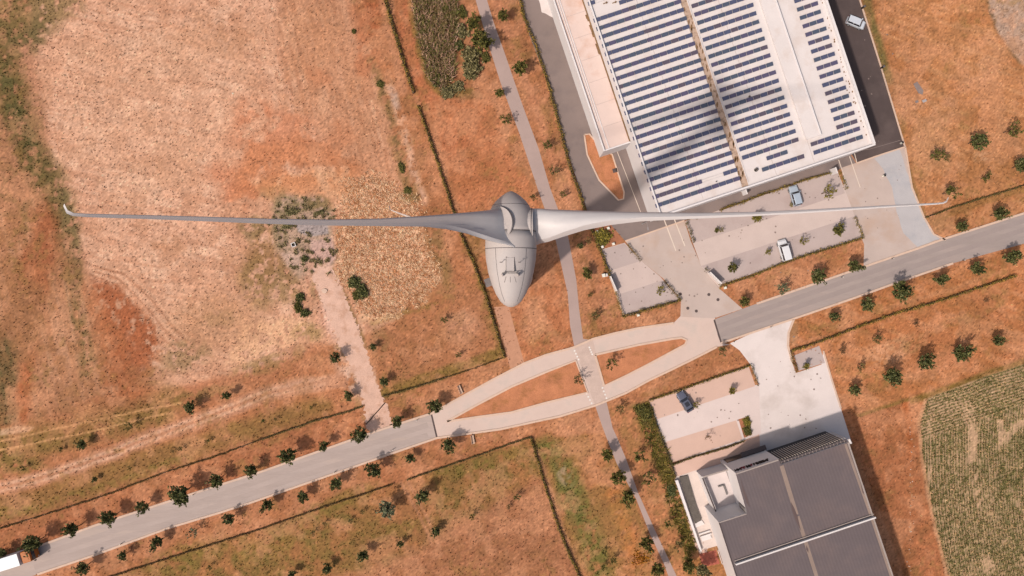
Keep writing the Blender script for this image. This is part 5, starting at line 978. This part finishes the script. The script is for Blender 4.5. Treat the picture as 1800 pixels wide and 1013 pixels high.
row = [(811, 55, 13, "olive", 1, 1.2, "pale olive shrub at the reed bed's upper right"), (806, 79, 11, "dark", 1, 1.1, "dark shrub below the pale olive one"), (828, 98, 21, "olive", 1, 1, "upper half of the big olive willow scrub by the path"), (829, 122, 19, "olive", 1, 1, "lower grey green half of the big willow scrub"), (812, 20, 9, "mid", .8, 1.6, "narrow green shrub at the reed bed's top right"), (769, 142, 12, "dark", 1, 1, "dark round shrub at the reed bed's lower left"),
       (785.6, 161, 13, "olive", 1, 1, "pale round shrub at the reed bed's lower tip"), (805, 152, 10.5, "olive", 1, 1, "small round shrub between the pale ones"), (853, 100, 9, "mid", 1, 1.3, "dark shrub between willow scrub and path"), (1180.7, 863.5, 10, "dark", .8, 1.3, "dark bush in the weed strip by the planter"), (1135.8, 727, 14, "mid", 1, 1.1, "leafy bush at the weed strip's north end"), (1124, 722, 9, "mid", 1, 1, "lower bush at the weed strip's north-west corner"),
       (1313, 741, 8, "yellow", 1, 1.5, "brownish bush at the southern lot's exit"), (1314, 757, 10, "mid", .9, 1.2, "spiky dark bush at the lower hedge's end"), (622, 497, 14, "dark", .8, 1.1, "dark scrub pile right of the driveway, upper part"), (636, 512, 14, "dark", .7, 1.2, "dark scrub pile right of the driveway, lower part"), (626, 520, 9, "mid", .9, 1, "green weeds at the scrub pile's foot"),
       (527, 523, 10, "dark", .9, 1.0, "dark green scrub left of the driveway, upper part"), (523, 540, 11, "mid", .8, 1.1, "dark green scrub left of the driveway, middle part"), (536, 551, 11, "dark", 1, .8, "dark green scrub left of the driveway, lower part"), (1060, 417, 15, "yellow", 1.05, 1.0, "broad shrub filling the square earth bed"), (462, 740, 3, "mid", 1, 1, "tiny bush left of the low hedge"), (513, 372, 10, "olive", 1.3, .8, "olive scrub on top of the gravel heap"), (560, 374, 8, "olive", 1.4, .7, "green scrub at the gravel heap's right shoulder"), (505, 397, 9, "olive", 1.2, .8, "olive scrub just below the left blade"), (535, 455, 8, "dark", 1, .8, "dark scrub at the gravel heap's middle"), (716, 335, 7, "mid", 1, 1.2, "green weed bush by the pale strip"), (668, 148, 7, "mid", 1, 1.2, "weed bush beside the pale strip, upper"), (622, 55, 5, "mid", 1, 1, "lone dark weed bush in the red brown patch"), (706, 295, 6, "mid", 1, 2, "narrow weed bush above the pale strip's end")]
for (u, v, r_, pl, sx, sy, s) in row: tree(u, v, r_, s, "bush", pl, "shrub", "shrub", sx=sx, sy=sy, ang=R(18) + random.uniform(-.2, .2), hs=.75)
# gravel heap plants: countable clumps
gr = np.random.default_rng(3)
# ------------------------------------------------------------------ hedges
def hedge(pts, wpx, h, pal, label, dens=75, seed=0, core=True, gappy=0):
    r = np.random.default_rng(500 + seed); q = [np.array(P(*p)[:2]) for p in pts]; w = wpx * CAMH / FPX; cen = []
    o = empty("hedge", (q[0][0], q[0][1], 0), 0, label, "hedge")
    b = MB()
    for i in range(len(q) - 1):
        L = np.linalg.norm(q[i + 1] - q[i]); n = int(L * dens); t = r.random(n); d = (q[i + 1] - q[i]) / L; nn = np.array([-d[1], d[0]])
        if gappy: keep = (vnoise(t * L / 1.2 + i * 31, t * 0 + seed, 77) > gappy); t = t[keep]; n = len(t)
        off = r.normal(0, .30, n).clip(-.62, .62) * w; wob = (vnoise(t * L / .8, t * 0 + 3 + seed, 5) - .5) * w * .5
        z = h * np.sqrt(np.clip(1 - (off / (w * .72)) ** 2, .05, 1)) * (.55 + .45 * r.random(n)) * (.8 + .4 * vnoise(t * L / 1.1, t * 0, 6 + seed))
        c = q[i][None] + d[None] * (t * L)[:, None] + nn[None] * (off + wob)[:, None] - q[0][None]; cen.append(np.column_stack([c, z]))
        if core:
            for k in range(max(1, int(L / .5))):
                pp = q[i] + d * (k * .5 + .25) - q[0]; b.box((pp[0], pp[1], h * .3), (.72, w * .38, h * .55), math.atan2(d[1], d[0]) + r.uniform(-.15, .15))
    core = core and len(b.f) > 60
    cen = np.concatenate(cen); v, ix, col = leaf_cloud(r, len(cen), cen, .10 + .045 * w, PAL[pal], up=.3)
    f = raw_mesh("foliage", v, 4, ix, col, m_leaf, o); f.name = "foliage"
    if core: b.build("stems_or_core", m_bark, o)  # hedges: dark inner blocks added to stop light passing through, not real stems
    return o
PAL["hedge"] = albs([(176, 144, 58), (148, 124, 54), (112, 102, 46), (196, 150, 64), (88, 84, 40)]); PAL["hdark"] = albs([(130, 112, 58), (104, 94, 50), (150, 126, 66), (84, 76, 42)]); PAL["low"] = albs([(132, 96, 52), (112, 84, 44), (144, 116, 58), (92, 70, 40)])
hedge([(671, -20), (688, 40), (705, 97), (716, 132), (727, 165)], 7, 1.3, "hedge", "long yellow green hedge west of the reed bed, upper stretch", seed=1)
hedge([(735, 187), (752, 235), (772, 295), (785.6, 336), (806, 402.6), (833, 465), (855, 523), (872, 580), (887, 630)], 5.5, 1.1, "hedge", "long yellow green hedge passing under the left blade's root", seed=2)
hedge([(909, -30), (920, 30), (941, 80), (964, 150), (984, 225), (1000, 290), (1018, 340), (1030, 377), (1040, 404), (1055, 440), (1070, 480), (1074, 490)], 7, 1.0, "hedge", "long hedge between cycle path and asphalt yard", seed=3)
hedge([(1082, 512), (1088, 535), (1094, 557)], 6, 1.1, "hedge", "short hedge piece south of the small lot's board", seed=4)
hedge([(1094, 557), (1140, 543), (1196, 528)], 7, 1.1, "hedge", "hedge along the small lot's south edge", seed=5)
hedge([(1196, 528), (1184, 514), (1165, 494)], 7, 1.1, "hdark", "diagonal hedge at the small lot's south-east corner", seed=6)
hedge([(1101, 430), (1112, 444), (1126, 459)], 6, 1.0, "hdark", "diagonal hedge at the small lot's north-east corner", seed=7)
hedge([(1265, 370), (1323, 349), (1380, 329)], 5.5, 1.0, "hedge", "hedge along the warehouse side of the large lot, west half", seed=8); hedge([(1380, 329), (1422, 314), (1459, 305)], 4.5, .9, "hedge", "hedge along the warehouse side of the large lot, east half", seed=9, gappy=.2)
hedge([(1205, 388), (1211, 404), (1219, 427)], 6, 1.0, "hdark", "hedge at the large lot's north-west corner", seed=10, gappy=.15); hedge([(1204, 386), (1235, 380)], 5, 1.0, "hdark", "short hedge piece right under the blade", seed=11)
hedge([(1473, 301), (1480, 318), (1487, 333)], 6.5, 1.0, "hedge", "hedge at the large lot's north-east corner", seed=12)
hedge([(1272, 501), (1320, 486), (1365, 467), (1420, 448), (1470, 433), (1516, 419)], 5.5, 1.0, "hedge", "hedge along the large lot's south edge", seed=13); hedge([(1501, 382), (1508, 400), (1516, 418)], 5.5, 1.0, "hedge", "hedge at the large lot's east end", seed=14)
hedge([(1237, 472), (1244, 477)], 7, 1.1, "hdark", "hedge clump at the board's upper end", seed=15); hedge([(1262, 502), (1272, 501)], 8, 1.1, "hedge", "hedge clump at the board's lower end", seed=16)
hedge([(1389, 617), (1440, 600), (1505, 575), (1572, 551), (1640, 532), (1700, 512), (1783, 485)], 5.5, 1.0, "hedge", "long hedge south of the eastern road", seed=17); hedge([(1388, 618), (1393, 637), (1399, 654)], 5.5, 1.0, "hdark", "short hedge stub beside the single bay", seed=18)
hedge([(1626, 383), (1680, 363), (1738, 345), (1776, 334), (1810, 322), (1880, 300)], 3.5, .8, "hdark", "thin dark hedge north of the eastern road", seed=19, gappy=.1)
hedge([(1141, 703), (1185, 689), (1240, 669), (1319, 642)], 5, .9, "hedge", "hedge along the southern lot's upper edge", seed=20); hedge([(1319, 642), (1325, 660), (1331, 678)], 4.5, 1.0, "hdark", "hedge at the southern lot's east corner", seed=21)
hedge([(1179, 817), (1225, 801), (1268, 789), (1308, 775)], 4, .8, "hdark", "low hedge along the southern lot's lower edge", seed=22); hedge([(1142, 712), (1160, 765), (1180, 818), (1187, 840)], 3, .8, "hdark", "narrow hedge along the southern lot's west side", seed=23)
hedge([(933, 769), (952, 835), (973, 901), (990, 950), (1018, 1012), (1040, 1070)], 5.5, 1.0, "hedge", "yellow green hedge on the southern field's east side", seed=24)
hedge([(-60, 950), (0, 929), (90, 901), (187, 870), (294, 829), (380, 802), (460, 772)], 3, .55, "low", "low dry hedge north of the western road, left stretch", seed=25, gappy=.22); hedge([(460, 772), (515, 753), (561, 737), (600, 727), (639, 714)], 3.6, .6, "hdark", "low hedge north of the western road, right stretch", seed=26)
hedge([(672, 697), (728, 681), (786, 663)], 4, .7, "hdark", "green hedge along the paddock's south edge, left part", seed=27); hedge([(786, 663), (835, 647), (884, 629)], 2.4, .4, "low", "low dry hedge along the paddock's south edge, right part", seed=28, gappy=.3)
hedge([(150, 1027), (211, 1008), (311, 976), (400, 948), (460, 929), (520, 908), (578, 887.6), (640, 868), (692, 850)], 3, .65, "low", "low hedge along the southern field, left stretch", seed=29); hedge([(716, 843), (780, 821), (843, 799.5), (900, 779), (934, 768)], 3, .65, "hdark", "low hedge along the southern field, right stretch", seed=30)
# ------------------------------------------------------------------ ground cover that nobody could count
def visible_grid(n, r, box): return r.uniform(box[0], box[1], n), r.uniform(box[2], box[3], n)
def tufts(name, us, vs, h, w, cols, m, lean=.5, z0=0.0, seed=0, tri=3):
    r = np.random.default_rng(900 + seed); n = len(us); k = (CAMH) / FPX; x = (us - CU) * k; y = (CV - vs) * k; V_ = []; 
    a = r.uniform(0, 6.28, (n, tri)); ww = w * r.uniform(.6, 1.3, (n, tri)); hh = h * r.uniform(.5, 1.3, (n, tri)); la = r.uniform(0, 6.28, (n, tri)); ll_ = lean * hh * r.uniform(.4, 1.4, (n, tri))
    bx = x[:, None] + r.normal(0, w * .6, (n, tri)); by = y[:, None] + r.normal(0, w * .6, (n, tri)); z = np.full_like(bx, z0)
    p0 = np.stack([bx - np.cos(a) * ww, by - np.sin(a) * ww, z], -1); p1 = np.stack([bx + np.cos(a) * ww, by + np.sin(a) * ww, z], -1); p2 = np.stack([bx + np.cos(la) * ll_, by + np.sin(la) * ll_, z + hh], -1)
    v = np.stack([p0, p1, p2], 2).reshape(-1, 3); idx = np.arange(n * tri * 3).reshape(-1, 3); col = np.repeat(cols, tri, 0) * r.uniform(.8, 1.2, (n * tri, 1))
    o = raw_mesh(name, v, 3, idx, col, m); return o
m_grassb = mat("grass_blades", attr=True, rough=.9, var=0, var2=0, spec=.1)
paved = [roadW, roadE, up_o + lo_o, pthN_l + pthN_r, pthS, yard, [(1380, -120), (1480, -120), (1511, 0), (1548, 117), (1590, 257), (1506, 286), (1480, 296), (1150, 340)], [(1099, 424), (1203, 388), (1300, 350), (1480, 295), (1591, 258), (1603, 330), (1624, 382), (1662, 421), (1613, 437), (1516, 470), (1516, 417), (1271, 499), (1305, 543), (1255, 560), (1196, 557), (1197, 528), (1096, 555), (1057, 439)],
         [(1283, 604), (1330, 582), (1395, 560), (1399, 656), (1444, 641), (1447, 617), (1478, 718), (1496, 775), (1640, 1221), (1366, 1238), (1187, 840), (1141, 703), (1316, 645), (1334, 676)], [(1010, 560), (1500, 270), (1360, -100), (940, -100)][0:0] or [(0, 0), (1, 0), (1, 1)]]
r9 = np.random.default_rng(77)
us, vs = visible_grid(150000, r9, (-40, 1840, -40, 1053))
ok = np.ones(len(us), bool)
for pg_ in paved: ok &= ~inside(us, vs, pg_)
ok &= ~inside(us, vs, cropP) & ~inside(us, vs, [(548, 472), (584, 468), (692, 746), (650, 762)])
iu = np.clip(np.searchsorted(gx, (us - CU) * CAMH / FPX), 0, nx - 1); iv = np.clip(np.searchsorted(gy, (CV - vs) * CAMH / FPX), 0, ny - 1)
gcs = C[iv, iu]; greenish = np.clip((gcs[:, 1] - gcs[:, 0] * .62) / 40, 0, 1); darkish = np.clip((175 - gcs[:, 0]) / 60, 0, 1)
prob = .05 + .5 * darkish + .25 * greenish; ok &= r9.random(len(us)) < prob * .75
us, vs, gcs = us[ok], vs[ok], gcs[ok]; tint = r9.random(len(us))
cc = np.clip(np.where((tint < .45)[:, None], gcs * .98, np.where((tint < .75)[:, None], gcs * 1.15, gcs * 1.32)), 0, 250)
o = tufts("dry_grass", us, vs, .30, .085, alb(cc), m_grassb, seed=1); tag(o, "dry grass and weed tufts over the fields and verges", "grass", kind="stuff")
# straw area: brighter stubble
us, vs = visible_grid(9000, r9, (590, 775, 295, 565)); ok = inside(us, vs, [(560, 290), (650, 280), (740, 320), (785, 420), (785, 490), (760, 550), (690, 580), (620, 565), (580, 480), (570, 400)]); iu = np.clip(np.searchsorted(gx, (us - CU) * CAMH / FPX), 0, nx - 1); iv = np.clip(np.searchsorted(gy, (CV - vs) * CAMH / FPX), 0, ny - 1); ok &= strawm[iv, iu] > r9.random(len(us)) * .9 + .1
us, vs = us[ok], vs[ok]; t = r9.random(len(us))[:, None]
o = tufts("straw_stubble", us, vs, .32, .08, alb(np.where(t < .6, np.array([[255, 208, 164]]), np.array([[214, 146, 98]]))), m_grassb, seed=2, lean=1.6); tag(o, "bright straw stubble right of the dirt driveway", "straw", kind="stuff")
# reeds
rb = [(722, -30), (804, -30), (804, 40), (798, 100), (800, 135), (778, 162), (752, 138), (738, 80), (726, 20)]
us, vs = visible_grid(6500, r9, (715, 812, -40, 172)); ok = inside(us, vs, rb); us, vs = us[ok], vs[ok]; t = r9.random(len(us))[:, None]
o = tufts("reeds", us, vs, 1.5, .09, alb(np.where(t < .30, np.array([[250, 196, 166]]), np.where(t < .65, np.array([[180, 150, 100]]), np.array([[146, 142, 80]])))), m_grassb, seed=3, lean=.55); tag(o, "dense brown reeds filling the fenced strip at the top", "reeds", kind="stuff")
# weeds beside the southern lot
wd = [(1113, 716), (1140, 708), (1178, 800), (1186, 845), (1228, 966), (1206, 984), (1180, 900), (1150, 810)]
us, vs = visible_grid(4200, r9, (1105, 1235, 700, 990)); ok = inside(us, vs, wd); us, vs = us[ok], vs[ok]; t = r9.random(len(us))[:, None]
o = tufts("weeds", us, vs, .55, .12, alb(np.where(t < .4, np.array([[150, 128, 62]]), np.where(t < .75, np.array([[126, 112, 54]]), np.array([[104, 98, 50]])))), m_grassb, seed=4, lean=1.1); tag(o, "thick green weeds between path and southern parking lot", "weeds", kind="stuff")
# weeds on the gravel heap
gp = [(476, 365), (510, 348), (560, 352), (580, 372), (588, 430), (594, 452), (578, 478), (540, 474), (520, 490), (505, 470), (488, 440), (474, 400)]
us, vs = visible_grid(170, r9, (470, 600, 342, 492)); ok = inside(us, vs, gp) & ~((us > 518) & (us < 578) & (vs > 390) & (vs < 415)); us, vs = us[ok], vs[ok]; us = us + r9.normal(0, 5, len(us)); vs = vs + r9.normal(0, 5, len(vs))
US = np.repeat(us, 14) + r9.normal(0, 1, len(us) * 14) * np.repeat(r9.uniform(.7, 2.0, len(us)), 14); VS = np.repeat(vs, 14) + r9.normal(0, 1.3, len(us) * 14); t = r9.random(len(US))[:, None]
o = tufts("heap_weeds", US, VS, .45, .10, alb(np.where(t < .5, np.array([[160, 138, 94]]), np.array([[196, 172, 128]]))), m_grassb, seed=5, lean=.8); tag(o, "round weed clumps dotted over the gravel heap", "weeds", kind="stuff")
# crop plants along curved rows
us, vs = visible_grid(60000, r9, (1610, 1845, 630, 1055)); ok = inside(us, vs, cropP)
iu = np.clip(np.searchsorted(gx, (us - CU) * CAMH / FPX), 0, nx - 1); iv = np.clip(np.searchsorted(gy, (CV - vs) * CAMH / FPX), 0, ny - 1); ok &= green[iv, iu] > .5 + .4 * r9.random(len(us)); us, vs = us[ok][:11000], vs[ok][:11000]; t = r9.random(len(us))[:, None]
o = tufts("crop_plants", us, vs, .28, .10, alb(np.where(t < .45, np.array([[150, 136, 84]]), np.where(t < .8, np.array([[124, 116, 68]]), np.array([[220, 176, 126]])))), m_grassb, seed=6, lean=.8); tag(o, "low green crop plants in curved rows", "crop", kind="stuff")
# yellow flowers
us = r9.normal(1124, 8, 120); vs = r9.normal(981, 7, 120); o = tufts("wild_flowers", us, vs, .4, .12, alb(np.tile([[222, 150, 50]], (120, 1))), m_grassb, seed=7); tag(o, "patch of orange yellow wild flowers near the southern path", "flowers", kind="stuff")
# field stones
b = MB(); fr = random.Random(9)
for k in range(38):
    v = 740 + k * 7.4 + fr.uniform(-6, 6); u = 1603 + fr.uniform(-4, 4) - max(0, (v - 900)) * .06; p = P(u, v); s = fr.uniform(.05, .13); b.prism([(p.x + s * math.cos(t), p.y + s * math.sin(t)) for t in [q * 1.256 for q in range(5)]], 0, .12)
tag(b.build("field_stones", m_kerb), "line of small pale stones along the crop field's headland", "stones", kind="stuff")
